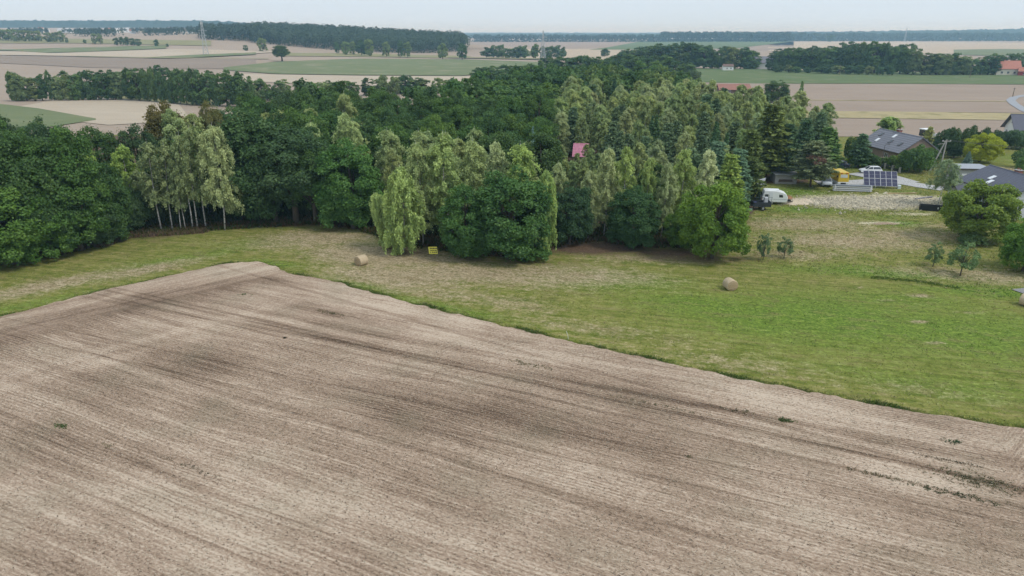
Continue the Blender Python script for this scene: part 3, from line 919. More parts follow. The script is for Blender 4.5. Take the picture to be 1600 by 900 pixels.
# ------------------------------------------------------------------ the wood: trees along its edge
E1 = "dark oaks along the edge of the wood"
DK = (0.040, 0.078, 0.030); DKB = (0.040, 0.072, 0.040); MG = (0.060, 0.118, 0.032); BRT = (0.084, 0.145, 0.028)
edge = [
    ("oak", -45, 424, 225, 150, "dark oak cut by the picture's left border, lowest at the field edge", E1, DK),
    ("oak", 22, 413, 268, 125, "lower brighter oak in front of the tall ones at the left border", E1, MG),
    ("oak", 78, 401, 192, 125, "tall dark oak above the corner of grass, second from the left border", E1, DK),
    ("oak", 82, 404, 290, 95, "low leafy oak at the foot of the tall oaks by the grass corner", E1, MG),
    ("oak", 128, 392, 205, 115, "tall dark oak halfway between the left border and the slim birches", E1, (0.046, 0.092, 0.028)),
    ("oak", 150, 386, 300, 80, "small shaded oak low at the wood edge short of the birches", E1, DKB),
    ("oak", 176, 374, 250, 90, "dark oak just before the slim birch trunks begin", E1, DK),
    ("oak", 205, 362, 285, 70, "shaded young oak behind the bracken patch", E1, DKB),
    ("oak", 405, 345, 165, 130, "big dark oak filling the gap beyond the white-trunked birch", E1, (0.040, 0.076, 0.036)),
    ("tall_oak", 432, 349, 215, 90, "dark blue-green oak beside the white-trunked birch's far side", E1, DKB),
    ("tall_oak", 464, 350, 198, 110, "dark oak on a bare grey trunk between the birch and the rounder oak", E1, DKB),
    ("tall_oak", 494, 350, 222, 80, "slim shaded oak with a visible trunk beside the rounder oak", E1, DK),
    ("oak", 553, 357, 217, 108, "round mid-green oak on two dark trunks above the hay bale", E1, (0.054, 0.115, 0.038)),
    ("tall_oak", 540, 352, 240, 70, "shaded oak tucked behind the round mid-green oak", E1, DKB),
    ("oak", 728, 402, 286, 88, "broad glossy oak beside the yellow sign, leaves down to the grass", E1, (0.045, 0.100, 0.036)),
    ("oak", 796, 404, 258, 124, "broad dark oak, the larger of the two next to the yellow sign", E1, (0.042, 0.094, 0.036)),
    ("oak", 890, 382, 282, 74, "small blue-green oak standing over bare brown ground", E1, (0.034, 0.068, 0.040)),
    ("oak", 988, 386, 292, 88, "rounded dark oak midway between the brown ground and the bright tree", E1, (0.036, 0.076, 0.036)),
    ("ball", 1112, 404, 286, 112, "bright green round tree on a thin stem at the wood's corner", None, BRT),
    ("ball", 1062, 388, 330, 56, "small bright green tree leaning on the bright corner tree", None, (0.066, 0.120, 0.028)),
]
for k, px, py, top, w, lab, grp, tint in edge:
    plant_px(k, px, py, top, w, lab, grp, tint=tint, var=0.05)

E2 = "birches along the edge of the wood"
PB = (0.230, 0.262, 0.138); PB2 = (0.205, 0.235, 0.125); PG = (0.182, 0.220, 0.098)
eb = [
    ("big_birch", 352, 360, 190, 84, "large pale weeping birch with a bright white trunk at the meadow edge", PB, 0.05),
    ("thin_birch", 228, 352, 262, 44, "thin leaning birch at the start of the slim birch row", PB2, 0.05),
    ("thin_birch", 253, 362, 216, 56, "slim birch leaning left with a white foot, beside the bracken", PB2, 0.01),
    ("thin_birch", 270, 361, 222, 52, "straight slim white birch, middle of the slim row", PB2, 0.06),
    ("thin_birch", 283, 361, 250, 36, "slim birch crossing its neighbour low down", PB2, 0.09),
    ("thin_birch", 289, 361, 246, 36, "slim birch leaning left across its neighbour", PB2, 0.01),
    ("thin_birch", 300, 360, 205, 48, "tall slim birch beside the crossing pair", PB, 0.05),
    ("thin_birch", 308, 359, 195, 52, "tall slim birch next to the large weeping birch", PB, 0.06),
    ("thin_birch", 322, 357, 190, 50, "slim birch half hidden behind the large weeping birch", PG, 0.05),
    ("birch", 215, 350, 222, 60, "yellow-green birch top behind the slim birch row", (0.150, 0.215, 0.06), 0),
    ("birch", 160, 352, 226, 50, "yellow-green birch top showing above the left oaks", (0.14, 0.205, 0.055), 0),
    ("weeping", 632, 397, 256, 84, "shaggy weeping birch hanging to the grass left of the yellow sign", (0.165, 0.212, 0.085), 0),
    ("weeping", 614, 390, 296, 56, "weeping birch leaning out over the meadow beside the shaggy one", (0.200, 0.240, 0.100), -0.22),
    ("birch", 662, 384, 218, 66, "pale birch behind the shaggy weeping birch", PG, 0),
    ("birch", 700, 384, 203, 84, "tall full birch behind the yellow sign", (0.165, 0.215, 0.085), 0),
    ("birch", 742, 382, 214, 70, "pale birch above the glossy oak", PG, 0),
    ("birch", 776, 380, 216, 66, "thin pale birch between the two sign-side oaks", PB2, 0),
    ("birch", 815, 386, 220, 80, "yellow-green birch above the broad dark oak", (0.180, 0.235, 0.075), 0),
    ("weeping", 850, 394, 262, 50, "weeping birch at the far side of the broad dark oak", (0.165, 0.215, 0.080), 0),
    ("birch", 868, 378, 250, 44, "slim birch between the broad oak and the blue-green oak", PB2, 0),
    ("birch", 918, 374, 262, 46, "grey-green birch beside the small blue-green oak", PB2, 0),
    ("birch", 944, 372, 226, 52, "tall pale birch over bare brown ground", PB2, 0),
    ("birch", 972, 372, 224, 52, "bright birch top behind the rounded dark oak", (0.175, 0.225, 0.080), 0),
    ("birch", 1006, 372, 242, 40, "yellow-green birch behind the rounded dark oak", (0.17, 0.22, 0.078), 0),
    ("birch", 1034, 374, 250, 44, "grey birch between the rounded oak and the bright tree", PB2, 0),
    ("birch", 1058, 366, 228, 60, "bright tall birch behind the small bright tree", (0.175, 0.225, 0.080), 0),
    ("birch", 1094, 362, 229, 50, "silvery birch above the bright corner tree", (0.275, 0.300, 0.185), 0),
]
for k, px, py, top, w, lab, tint, lean in eb:
    plant_px(k, px, py, top, w, lab, E2, tint=tint, var=0.04, leanx=lean)

named = [
    ("pine", 1130, 352, 238, 60, "yellow-green pine just behind the bright corner tree", (0.135, 0.180, 0.050)),
    ("pine", 1143, 340, 230, 58, "grey-green pine nearest the caravan", (0.080, 0.125, 0.085)),
    ("pine", 1110, 335, 218, 60, "blue-grey pine behind the silvery birch", (0.080, 0.125, 0.088)),
    ("pine", 1194, 281, 164, 84, "tall olive larch-like conifer behind the caravan", (0.070, 0.090, 0.028)),
    ("pine", 1164, 312, 200, 58, "olive conifer between the wood and the caravan", (0.066, 0.086, 0.028)),
    ("pine", 1222, 280, 192, 52, "dark pine behind the low shed", (0.055, 0.090, 0.050)),
    ("broad_pine", 1266, 292, 222, 68, "spreading pine with rusty dead twigs beside the low shed", (0.098, 0.115, 0.066)),
    ("pine", 1250, 276, 186, 48, "dark pine rising above the shed's back", (0.052, 0.088, 0.048)),
    ("pine", 1286, 270, 198, 54, "bright-topped pine behind the rusty-twigged pine", (0.080, 0.130, 0.045)),
    ("spruce", 1297, 264, 205, 34, "dark spruce near the parked dark car", (0.045, 0.080, 0.045)),
    ("spruce", 833, 308, 196, 24, "small blue spruce poking up left of the pink roof", (0.130, 0.190, 0.190)),
    ("oak", 278, 312, 154, 78, "rounded oak turning rusty brown above the slim birches", (0.088, 0.078, 0.030)),
    ("oak", 345, 296, 162, 44, "small yellowing oak right of the rusty one", (0.10, 0.10, 0.045)),
]
for k, px, py, top, w, lab, tint in named:
    plant_px(k, px, py, top, w, lab, None, tint=tint, var=0.03)
for i, (px, d_, h) in enumerate(((872, 128, 6.6), (884, 136, 6.0), (893, 126, 6.2), (903, 138, 5.6), (913, 128, 6.4), (924, 134, 7.2), (934, 126, 7.6), (899, 118, 7.4), (915, 117, 7.2), (880, 118, 7.8), (917, 141, 6.9))):
    plant("birch", (px - 800) / FOC * (d_ * math.cos(PITCH) + 22 * math.sin(PITCH)), d_, h, h * 0.46, "%s low birch from the left in the clearing below the pink roof" % ordinal(sorted((872, 884, 893, 903, 913, 924, 934, 899, 915, 880, 917)).index(px)), "low birches below the pink roof", tint=(0.16, 0.20, 0.085))
# dead rusty twigs in the spreading pine
p = G(1264, 292)
r_ = np.random.default_rng(5)
c = np.concatenate([np.array([p.x + dx, p.y - 2.2 + dy, dz]) + r_.normal(0, 0.42, (110, 3)) * np.array([1.0, 0.6, 0.6]) for dx, dy, dz in ((-1.2, 0, 6.1), (0.2, -0.2, 5.8), (0.9, 0, 5.3), (-0.2, -0.4, 5.1))])
me = crown_mesh("dead_twigs", c, rdirs(r_, len(c)), 0.16, r_.random(len(c)), r_, NEEDLE)
spread = [t_ for t_ in TREES if t_["label"].startswith("spreading pine")][0]
o = link("dead_twigs", me, None, None); o.color = (0.25, 0.155, 0.105, 1)
bpy.context.view_layer.update()
o.parent = spread
o.matrix_parent_inverse = spread.matrix_world.inverted()
tag(o, "rusty brown dead twigs on the near side", kind="stuff")

# ------------------------------------------------------------------ the wood: trees behind the edge
BX = [-300, 0, 100, 240, 300, 370, 450, 560, 650, 700, 730, 850, 950, 1050, 1090, 1180, 1260, 1300, 1320]
BY = [118, 119, 121, 121, 124, 158, 200, 205, 195, 190, 255, 330, 340, 300, 215, 200, 190, 165, 160]
ZN = ["left wood", "birch-side wood", "sign-side wood", "caravan-side wood"]
SP = {"oak": ("dark green", "oak"), "tall_oak": ("dark green", "oak"), "mid": ("rounded green", "oak"), "mid_tall": ("slender green", "oak"), "birch": ("pale green", "birch"), "thin_birch": ("pale green", "birch"), "pine": ("grey green", "pine"), "spruce": ("dark pointed", "spruce")}
existing = [(t_.location.x, t_.location.y) for t_ in TREES]
cand = []
y = 100.0
row_y = []
while y < 342:
    sp = 4.6 if y < 135 else 5.2 if y < 200 else 7.0
    x = -130.0
    while x < 110:
        xx = x + rnd.uniform(-1.4, 1.4); yy = y + rnd.uniform(-1.6, 1.6)
        x += sp
        px, _ = to_px(xx, yy, 12.0)
        if px < -90 or px > 1315: continue
        fy = float(front_y(xx))
        if yy < fy + 4.5 or yy > np.interp(px, BX, BY): continue
        if 866 < px < 938 and yy < 152: continue                      # clearing round the pink-roofed house
        if xx > 44 and yy < 137: continue
        if px > 1130 and yy < 118: continue
        z = 0 if px < 250 else 1 if px < 560 else 2 if px < 868 else 3
        u = rnd.random()
        tint = None
        if z == 0:
            kind, h, tint = "oak", 15.2, rnd.choice([DK, (0.046, 0.090, 0.030), DKB])
        elif z == 1:
            kind, h = ("oak" if u < 0.72 else "tall_oak" if u < 0.93 else "birch"), 15.2
            if kind != "birch": tint = rnd.choice([DK, (0.046, 0.086, 0.034), DKB, (0.052, 0.100, 0.034)])
        elif z == 2:
            if yy < 118:
                kind, h = ("birch" if u < 0.85 else "tall_oak"), 13.0
            else:
                kind, h = ("oak" if u < 0.75 else "tall_oak"), float(np.interp(yy, [118, 150, 200, 330], [12.6, 13.6, 14.6, 14.8]))
                tint = rnd.choice([DK, (0.050, 0.098, 0.032), (0.046, 0.088, 0.040), (0.064, 0.116, 0.036)])
        else:
            h = float(np.interp(yy, [105, 125, 150, 190, 215, 340], [9.4, 10.2, 11.4, 14.4, 15.2, 15.5]))
            if yy < 122: kind = "birch" if u < 0.62 else "pine" if u < 0.9 else "tall_oak"
            elif yy < 152: kind = "pine" if u < 0.62 else "spruce" if u < 0.70 else "birch"
            elif yy < 215: kind = "birch" if u < 0.90 else "pine" if u < 0.98 else "spruce"
            else: kind = "oak" if u < 0.6 else "tall_oak"
            if kind == "birch": tint = rnd.choice([PG, PB2, (0.165, 0.205, 0.085), (0.180, 0.205, 0.105), (0.150, 0.185, 0.085)])
            if kind in ("oak", "tall_oak"): tint = rnd.choice([DK, (0.060, 0.105, 0.042), (0.085, 0.125, 0.055)])
        big = kind in ("oak", "tall_oak")
        if yy > 185 and big: kind = "mid" if kind == "oak" else "mid_tall"
        need = {"oak": 6.2, "tall_oak": 5.6, "mid": 7.4, "mid_tall": 6.8}.get(kind, 3.9)
        if any((xx - a) ** 2 + (yy - b) ** 2 < need * need for a, b in existing): continue
        existing.append((xx, yy))
        h *= rnd.uniform(0.88, 1.10)
        w = {"oak": h * 0.60, "tall_oak": h * 0.52, "mid": 10.0, "mid_tall": 8.0, "birch": h * 0.46, "pine": h * 0.50, "spruce": h * 0.40}[kind] * rnd.uniform(0.88, 1.14)
        row = int((yy - fy - 4.5) // (9.0 if yy < 190 else 14.0))
        cand.append((z, row, SP[kind][1], px, kind, xx, yy, h, w, tint))
    y += sp * 0.92
cand.sort(key=lambda c: c[:4])
seen = {}
for z, row, sp, px, kind, xx, yy, h, w, tint in cand:
    i = seen.get((z, row, sp), 0); seen[(z, row, sp)] = i + 1
    plant(kind, xx, yy, h, w, "%s %s, %s %s from the left in the %s row of the %s" % (SP[kind][0], sp, ordinal(i), sp, ordinal(row), ZN[z]), "%ss inside the %s" % (sp if sp[-2:] != "ch" else "birche", ZN[z]), tint=tint, var=0.12)

# ------------------------------------------------------------------ belts and groves farther off
def belt(px0, px1, base, top, n, wpx, place, group, tints, kinds=("mid", "mid_tall"), jit=4.0, depth=0.0):
    """A belt of single trees along a line; base and top are read at px0 .. px1."""
    out = []
    for i in range(n):
        u = (i + rnd.uniform(0.15, 0.85)) / n
        px = px0 + (px1 - px0) * u
        py = float(np.interp(px, *zip(*base))) + rnd.uniform(0, depth) * -1
        tp = float(np.interp(px, *zip(*top))) + rnd.uniform(-0.4, 1.0) * jit
        out.append((px, py, tp))
    out.sort()
    for i, (px, py, tp) in enumerate(out):
        plant_px(rnd.choice(kinds), px, py, min(tp, py - 3), wpx * rnd.uniform(0.65, 1.3), "%s, %s from the left" % (place, ordinal(i)), group, tint=rnd.choice(tints), var=0.12)

GREY = (0.105, 0.135, 0.075); FG = (0.062, 0.105, 0.046); FD = (0.044, 0.080, 0.038); LG = (0.125, 0.16, 0.085)
belt(22, 200, [(22, 158), (100, 157), (200, 156)], [(22, 112), (60, 112), (110, 112), (200, 108)], 13, 21, "grey-green tree in the front of the belt beyond the pale field", "belt beyond the pale field", [GREY, FG, FD], jit=8)
belt(200, 400, [(200, 156), (300, 164), (400, 168)], [(200, 106), (270, 106), (330, 107), (400, 120)], 16, 21, "green tree in the front of the belt past the pale field", "belt beyond the pale field", [FG, FD, GREY, FG], jit=9)
belt(60, 385, [(60, 148), (200, 147), (385, 152)], [(60, 113), (120, 111), (180, 104), (300, 103), (385, 110)], 20, 20, "tree in the back of the belt beyond the pale field", "belt beyond the pale field", [FD, FG], jit=7)
belt(370, 565, [(370, 160), (470, 155), (565, 150)], [(370, 122), (430, 122), (480, 124), (565, 127)], 14, 24, "pale green tree along the wood's back edge by the green field", "back edge of the wood", [GREY, FG, LG])
belt(565, 720, [(565, 150), (640, 146), (720, 146)], [(565, 124), (590, 118), (660, 118), (720, 124)], 10, 28, "tree along the wood's back edge in front of the bare field", "back edge of the wood", [LG, GREY, FD])
for px, py, top, w, lab in ((32, 158, 113, 24, "grey tree standing alone at the left end of the belt"), (1210, 160, 124, 42, "round dark tree at the edge of the pink field behind the plantation"),
                            (441, 96, 70, 26, "lone spreading oak on a bare trunk in the far bare field"), (1228, 152, 142, 12, "small round bush beside the dark tree at the pink field")):
    plant_px("oak" if px == 1210 else "tall_oak" if px == 441 else "mid", px, py, top, w, lab, None, tint=(0.05, 0.085, 0.035) if px != 32 else GREY, var=0.03)
belt(745, 850, [(745, 134), (850, 130)], [(745, 101), (800, 100), (850, 94)], 7, 30, "tree at the wood's far end by the green field", "far end of the wood", [FD, FG])
belt(850, 965, [(850, 120), (965, 124)], [(850, 88), (900, 86), (965, 92)], 11, 30, "dark tree at the far tip of the wood", "far end of the wood", [FD, FG])
belt(955, 1080, [(955, 116), (1080, 128)], [(955, 84), (1030, 85), (1080, 100)], 12, 34, "dense tree near the green field's near corner", "far end of the wood", [FD, FG, (0.075, 0.12, 0.05)])
belt(965, 1180, [(965, 104), (1100, 107), (1180, 108)], [(965, 78), (1020, 68), (1070, 66), (1120, 74), (1180, 76)], 20, 24, "tree in the grove behind the small white shed", "grove by the white shed", [FD, FG, GREY])
belt(990, 1170, [(990, 99), (1170, 102)], [(990, 72), (1060, 65), (1110, 71), (1170, 75)], 13, 24, "tree at the back of the grove behind the small white shed", "grove by the white shed", [FD])
belt(1200, 1420, [(1200, 110), (1300, 113), (1420, 116)], [(1200, 80), (1240, 70), (1290, 72), (1330, 66), (1380, 64), (1420, 72)], 19, 26, "tree in the front of the grove beyond the green field", "grove beyond the green field", [FD, FG, (0.07, 0.115, 0.045)])
belt(1210, 1430, [(1210, 103), (1430, 106)], [(1210, 76), (1290, 68), (1360, 63), (1430, 70)], 15, 26, "tree in the back of the grove beyond the green field", "grove beyond the green field", [FD])
belt(1420, 1560, [(1420, 117), (1560, 117)], [(1420, 76), (1450, 80), (1480, 80), (1510, 88), (1560, 84)], 12, 24, "tree between the grove and the red-roofed house", "trees by the red-roofed house", [FD, FG, GREY])
belt(1540, 1640, [(1540, 112), (1640, 112)], [(1540, 84), (1640, 80)], 7, 24, "tree behind the red-roofed house", "trees by the red-roofed house", [FD, FG])
belt(1205, 1400, [(1205, 113), (1400, 118.5)], [(1205, 102), (1300, 103), (1400, 100)], 12, 16, "low bush tree at the foot of the grove", "bushes at the foot of the grove", [GREY, (0.08, 0.13, 0.05), FD], kinds=("far",))
belt(757, 882, [(757, 90), (820, 92), (882, 91)], [(757, 70), (780, 67), (800, 74), (830, 68), (882, 70)], 16, 15, "tree in the copse under the power pylon", "copse by the power pylon", [FD, FG], kinds=("far",))
for i, (px, py, top, w) in enumerate(((527, 84, 66, 9), (541, 86, 64, 12), (552, 86, 65, 11), (565, 87, 62, 16), (578, 88, 60, 14), (604, 89, 66, 13), (626, 90, 64, 11), (637, 90, 66, 13), (692, 93, 66, 15), (722, 94, 66, 15))):
    plant_px("far", px, py, top, w, "%s tree from the left in the row before the dark far wood" % ordinal(i), "row before the dark far wood", tint=(0.10, 0.135, 0.065) if i % 3 else FD, var=0.1)
for i, (px, py, top, w) in enumerate(((5, 64, 46, 14), (14, 64, 45, 15), (27, 65, 45, 14), (40, 65, 46, 13), (50, 65, 47, 12), (61, 65, 47, 13), (76, 66, 50, 12), (85, 66, 50, 11), (95, 66.5, 49, 14), (105, 67, 58, 5), (133, 68, 62, 6), (149, 69, 51, 8), (157, 69, 51, 8))):
    plant_px("far", px, py, top, w, "%s tree from the left in the far avenue below the ridge" % ordinal(i), "far avenue below the ridge", tint=GREY if i not in (9, 10) else FD, var=0.1)
for i, (px, py, top, w) in enumerate(((183, 71, 59, 9), (191, 71, 58, 9), (199, 71.5, 58, 9), (208, 71.5, 59, 9), (217, 72, 60, 9))):
    plant_px("far", px, py, top, w, "%s tree from the left in the round copse in the far green field" % ordinal(i), "copse in the far green field", tint=FD, var=0.06)
for px, py, top, w, lab in ((245, 73, 62, 8, "egg-shaped lone bush past the far copse"), (262, 73.5, 68, 4, "tiny lone bush beside the far field track"), (384, 80, 70, 7, "dark small lone tree before the dark far wood"), (411, 81, 60, 15, "pale round tree at the dark far wood's left corner"),
                            (945, 89, 75, 14, "leaning dark tree alone in the pale stubble field"), (1297, 66, 55, 14, "dark round lone tree on the far stubble skyline")):
    plant_px("far", px, py, top, w, lab, None, tint=FD if px != 411 else GREY, var=0.03)

# ------------------------------------------------------------------ far woods that read as one mass
def far_wood(name, label, cells, h, ls, per, tint, seed):
    """cells: points (x, y) of the stems; every stem carries a small clump of leaves, all in one mesh."""
    r = np.random.default_rng(seed)
    c = np.asarray(cells, float)
    n = len(c)
    hh = h * r.uniform(0.66, 1.2, n)
    zb = terrain(c[:, 0], c[:, 1])
    d = rdirs(r, n * per).reshape(n, per, 3)
    d[..., 2] = np.abs(d[..., 2]) * 1.2 - 0.35
    rad = h * 0.27 * r.uniform(0.8, 1.2, (n, 1, 1))
    P = np.stack([c[:, 0], c[:, 1], zb + hh * 0.62], -1)[:, None, :] + d * rad * np.array([1, 1, 1.45])
    low = r.random((n, per)) < 0.18
    P[..., 2] = np.where(low, zb[:, None] + r.uniform(0.5, 7, (n, per)), P[..., 2])
    N = unit(d + np.array([0, -0.2, 0.5]) + r.normal(0, 0.35, d.shape))
    T = np.clip(0.5 + r.normal(0, 0.16, (n, 1)) + r.normal(0, 0.10, (n, per)), 0, 1)
    me = crown_mesh(name, P.reshape(-1, 3), N.reshape(-1, 3), ls * r.uniform(0.7, 1.3, n * per), T.ravel(), r, LEAF, asp=0.9)
    o = link(name, me)
    o.color = (*tint, 1)
    tag(o, label, "forest", kind="stuff")

def cells_px(px0, px1, y0, y1, sp, seed, keep=None):
    r = random.Random(seed)
    out = []
    y = y0
    while y < y1:
        xl = (px0 - 800) / FOC * y * 0.94; xr = (px1 - 800) / FOC * y * 0.94
        x = xl
        while x < xr:
            a, b = x + r.uniform(-.4, .4) * sp, y + r.uniform(-.4, .4) * sp
            if keep is None or keep(a, b): out.append((a, b))
            x += sp
        y += sp
    return out

fw = cells_px(400, 728, 960, 1260, 8.5, 1, lambda x, y: ((x + 245) / 215) ** 2 + ((y - 1130) / 175) ** 2 < 1 or (x > -330 and x < -95 and 985 < y < 1050))
far_wood("forest", "dark far wood on a low hill behind the row of trees", fw, 19, 1.5, 60, (0.060, 0.096, 0.054), 101)
far_wood("forest", "long dark wood left of the far hill wood", cells_px(320, 440, 1000, 1130, 9, 2), 18, 1.7, 46, (0.048, 0.080, 0.046), 102)
far_wood("forest", "dark tree line in front of the far village", cells_px(100, 325, 1180, 1240, 10, 3, lambda x, y: (math.sin(x * 0.021) + math.sin(x * 0.053)) > -0.8), 13, 1.5, 36, (0.050, 0.082, 0.048), 103)
far_wood("forest", "loose trees scattered among the far village houses", cells_px(-60, 430, 1440, 1560, 13, 9, lambda x, y: math.sin(x * 0.05 + y * 0.03) + math.sin(x * 0.113) > 0.15), 11, 1.8, 30, (0.052, 0.084, 0.050), 107)
far_wood("forest", "straight-edged dark pine wood on the far side of the stubble", cells_px(1035, 1232, 2350, 2620, 16, 4), 30, 3.4, 34, (0.040, 0.068, 0.044), 104)
far_wood("forest", "thin wooded line beyond the far pink field", cells_px(735, 1040, 2300, 2420, 15, 5, lambda x, y: math.sin(x * 0.006) + math.sin(x * 0.017 + 2) > -1.0), 22, 3.2, 26, (0.046, 0.076, 0.046), 105)
far_wood("forest", "low wooded line beyond the far stubble, towards the right border", cells_px(1228, 1640, 2500, 2760, 17, 6), 26, 3.6, 26, (0.044, 0.074, 0.046), 106)

def canopy(name, label, px0, px1, y0, y1, h, sp, tint, seed):
    """A far forest seen as a rough roof of crowns."""
    r = np.random.default_rng(seed)
    ys = np.arange(y0, y1, sp * 2.2)
    n = int((px1 - px0) / FOC * y0 * 0.94 / sp)
    az = (np.linspace(px0, px1, n) - 800) / FOC * 0.94
    X = az[None, :] * ys[:, None]; Y = np.repeat(ys[:, None], n, 1)
    k = r.normal(0, 1, X.shape); k = k + 1.5 * (np.roll(k, 3, 1) + np.roll(k, 7, 1) + np.roll(k, 12, 1)) / 3
    Z = terrain(X, Y) + h * (1 + 0.12 * k)
    Z[0] = terrain(X[0], Y[0]) - 1
    Z[1] = terrain(X[1], Y[1]) + h * (0.55 + 0.2 * r.random(n))
    i, j = np.meshgrid(np.arange(len(ys) - 1), np.arange(n - 1), indexing="ij")
    a = (i * n + j).ravel()
    q = np.stack([a, a + 1, a + n + 1, a + n], -1)
    m = np_mesh(name, np.stack([X, Y, Z], -1).reshape(-1, 3), q, fattr=dict(tint=np.clip(0.5 + r.normal(0, 0.13, len(q)), 0, 1)))
    m.materials.append(LEAF)
    o = link(name, m)
    o.color = (*tint, 1)
    tag(o, label, "forest", kind="stuff")
canopy("forest", "blue wooded ridge on the skyline above the far village", -120, 520, 2750, 3700, 20, 14, (0.040, 0.066, 0.046), 111)
canopy("forest", "hazy flat forest along the middle of the skyline", 500, 1260, 4200, 5600, 19, 22, (0.040, 0.066, 0.046), 112)
canopy("forest", "hazy forest rising towards the right end of the skyline", 1180, 1760, 3300, 4700, 26, 20, (0.040, 0.066, 0.046), 113)
canopy("forest", "palest strip of forest at the very horizon", -200, 1800, 8200, 9800, 24, 45, (0.040, 0.066, 0.046), 114)

# ------------------------------------------------------------------ garden and yard plants
yard = [
    ("ball", 1528, 376, 284, 114, "large dark green walnut tree in front of the grey house", (0.102, 0.146, 0.034)),
    ("ball", 1598, 424, 342, 84, "bright green tree with a whitewashed foot at the right border", (0.078, 0.150, 0.030)),
    ("airy", 1466, 323, 247, 64, "weeping tree with bare top twigs behind the black trough", (0.150, 0.185, 0.110)),
    ("fruit", 1457, 417, 378, 30, "small leaning fruit tree below the yard, nearer the walnut's left", (0.075, 0.110, 0.060)),
    ("fruit", 1500, 431, 376, 46, "fruit tree with an open crown below the walnut tree", (0.080, 0.120, 0.062)),
    ("fruit", 1192, 407, 362, 22, "thin young fruit tree beside the wood's corner", (0.060, 0.095, 0.055)),
    ("fruit", 1225, 404, 369, 26, "second young fruit tree from the wood's corner", (0.065, 0.098, 0.055)),
    ("ball", 1530, 254, 208, 58, "yellow-green round tree on a dark trunk on the lawn", (0.190, 0.220, 0.028)),
    ("spruce", 1508, 268, 236, 24, "small blue spruce behind the grey annex", (0.130, 0.175, 0.165)),
    ("weeping", 1385, 224, 181, 58, "pale willow behind the brick-gabled house", (0.165, 0.215, 0.085)),
    ("birch", 1446, 238, 196, 22, "thin yellowing birch beside the brick gable", (0.20, 0.21, 0.07)),
    ("pine", 1340, 262, 208, 40, "dark conifer at the left end of the brick-gabled house", (0.060, 0.10, 0.055)),
]
for k, px, py, top, w, lab, tint in yard:
    plant_px(k, px, py, top, w, lab, None, tint=tint, var=0.03)
hedge = sorted([(1334, 254, 226, 20), (1352, 262, 240, 24), (1366, 262, 245, 22), (1380, 262, 247, 20), (1394, 264, 246, 22), (1408, 268, 243, 26), (1420, 271, 236, 30), (1434, 266, 232, 26), (1446, 264, 234, 30), (1436, 270, 238, 30), (1330, 250, 218, 24), (1331, 262, 244, 14)])
for i, (px, py, top, w) in enumerate(hedge):
    plant_px("bush", px, py, top, w, "dark shrub against the brick-gabled house, %s from the left" % ordinal(i), "shrubs round the brick-gabled house", tint=rnd.choice([(0.045, 0.082, 0.030), (0.060, 0.105, 0.036), (0.075, 0.125, 0.035)]))
row = [(1460, 246, 216), (1470, 246, 208), (1480, 247, 204), (1490, 247, 212), (1500, 246, 208), (1511, 244, 204), (1521, 243, 206), (1532, 240, 206), (1543, 238, 206), (1553, 236, 208)]
for i, (px, py, top) in enumerate(row):
    plant_px("bush" if i % 3 else "pine", px, py, top, 24, "dark evergreen in the windbreak behind the yellow-green tree, %s from the left" % ordinal(i), "evergreen windbreak", tint=(0.040, 0.068, 0.036), cat="tree", name="evergreen_tree")
for i, (px, py, top, w) in enumerate(((1566, 232, 208, 24), (1580, 233, 206, 26), (1594, 234, 212, 24), (1606, 234, 206, 26))):
    plant_px("bush", px, py, top, w, "blue-green shrub in front of the white house, %s from the left" % ordinal(i), "shrubs by the white house", tint=(0.050, 0.085, 0.055))
for px, py, top, w, lab, tint in ((1592, 262, 236, 22, "leafy bush at the right border above the grey roof", (0.06, 0.11, 0.05)), (1602, 272, 244, 24, "second bush at the right border above the grey roof", (0.065, 0.12, 0.04)), (1325, 257, 249, 9, "small clipped yellow-green bush on the lawn by the dark car", (0.14, 0.19, 0.03)), (1517, 384, 368, 36, "low grey bush under the walnut tree", (0.075, 0.115, 0.055)),
                                  (830, 407, 390, 50, "low dark bush at the foot of the broad dark oak", (0.045, 0.095, 0.032)), (1205, 150, 143, 10, "small bush in front of the orange roof", FD), (1082, 131, 112, 26, "round grey bush at the near corner of the far green field", (0.06, 0.09, 0.05))):
    plant_px("bush", px, py, top, w, lab, None, tint=tint, var=0.04)
plant_px("pine", 1248, 170, 126, 12, "spindly pole-like conifer at the pink field's corner", None, tint=(0.11, 0.16, 0.07), var=0.02)

# ------------------------------------------------------------------ undergrowth, weeds and grass
def blades(name, label, cat, xy, h, wd, n, col, jit, seed, zbase=0.08):
    """Tufts of bent blades, joined: nobody could count them."""
    r = np.random.default_rng(seed)
    xy = np.repeat(np.asarray(xy), n, 0)
    m = len(xy)
    h = np.repeat(np.asarray(h), n) if hasattr(h, "__len__") else np.full(m, h)
    col = np.repeat(np.asarray(col), n, 0) if np.ndim(col) == 2 else np.tile(np.asarray(col), (m, 1))
    a = r.uniform(0, 6.283, m)
    d = np.stack([np.cos(a), np.sin(a), np.zeros(m)], -1)
    base = np.concatenate([xy + r.normal(0, jit, (m, 2)), np.full((m, 1), zbase)], -1)
    hh = (h * r.uniform(0.6, 1.3, m))[:, None]
    lean = np.stack([r.normal(0, 0.5, m), r.normal(0, 0.5, m), np.ones(m)], -1)
    w = hh * wd
    v = np.stack([base - d * w, base + d * w, base + lean * hh], 1).reshape(-1, 3)
    c = np.repeat(np.clip(col * r.uniform(0.65, 1.35, (m, 1)), 0, 1), 3, 0)
    o = link(name, np_mesh(name, v, tris=np.arange(m * 3).reshape(-1, 3), vcol=c), BLADE)
    tag(o, label, cat, kind="stuff")
    return o

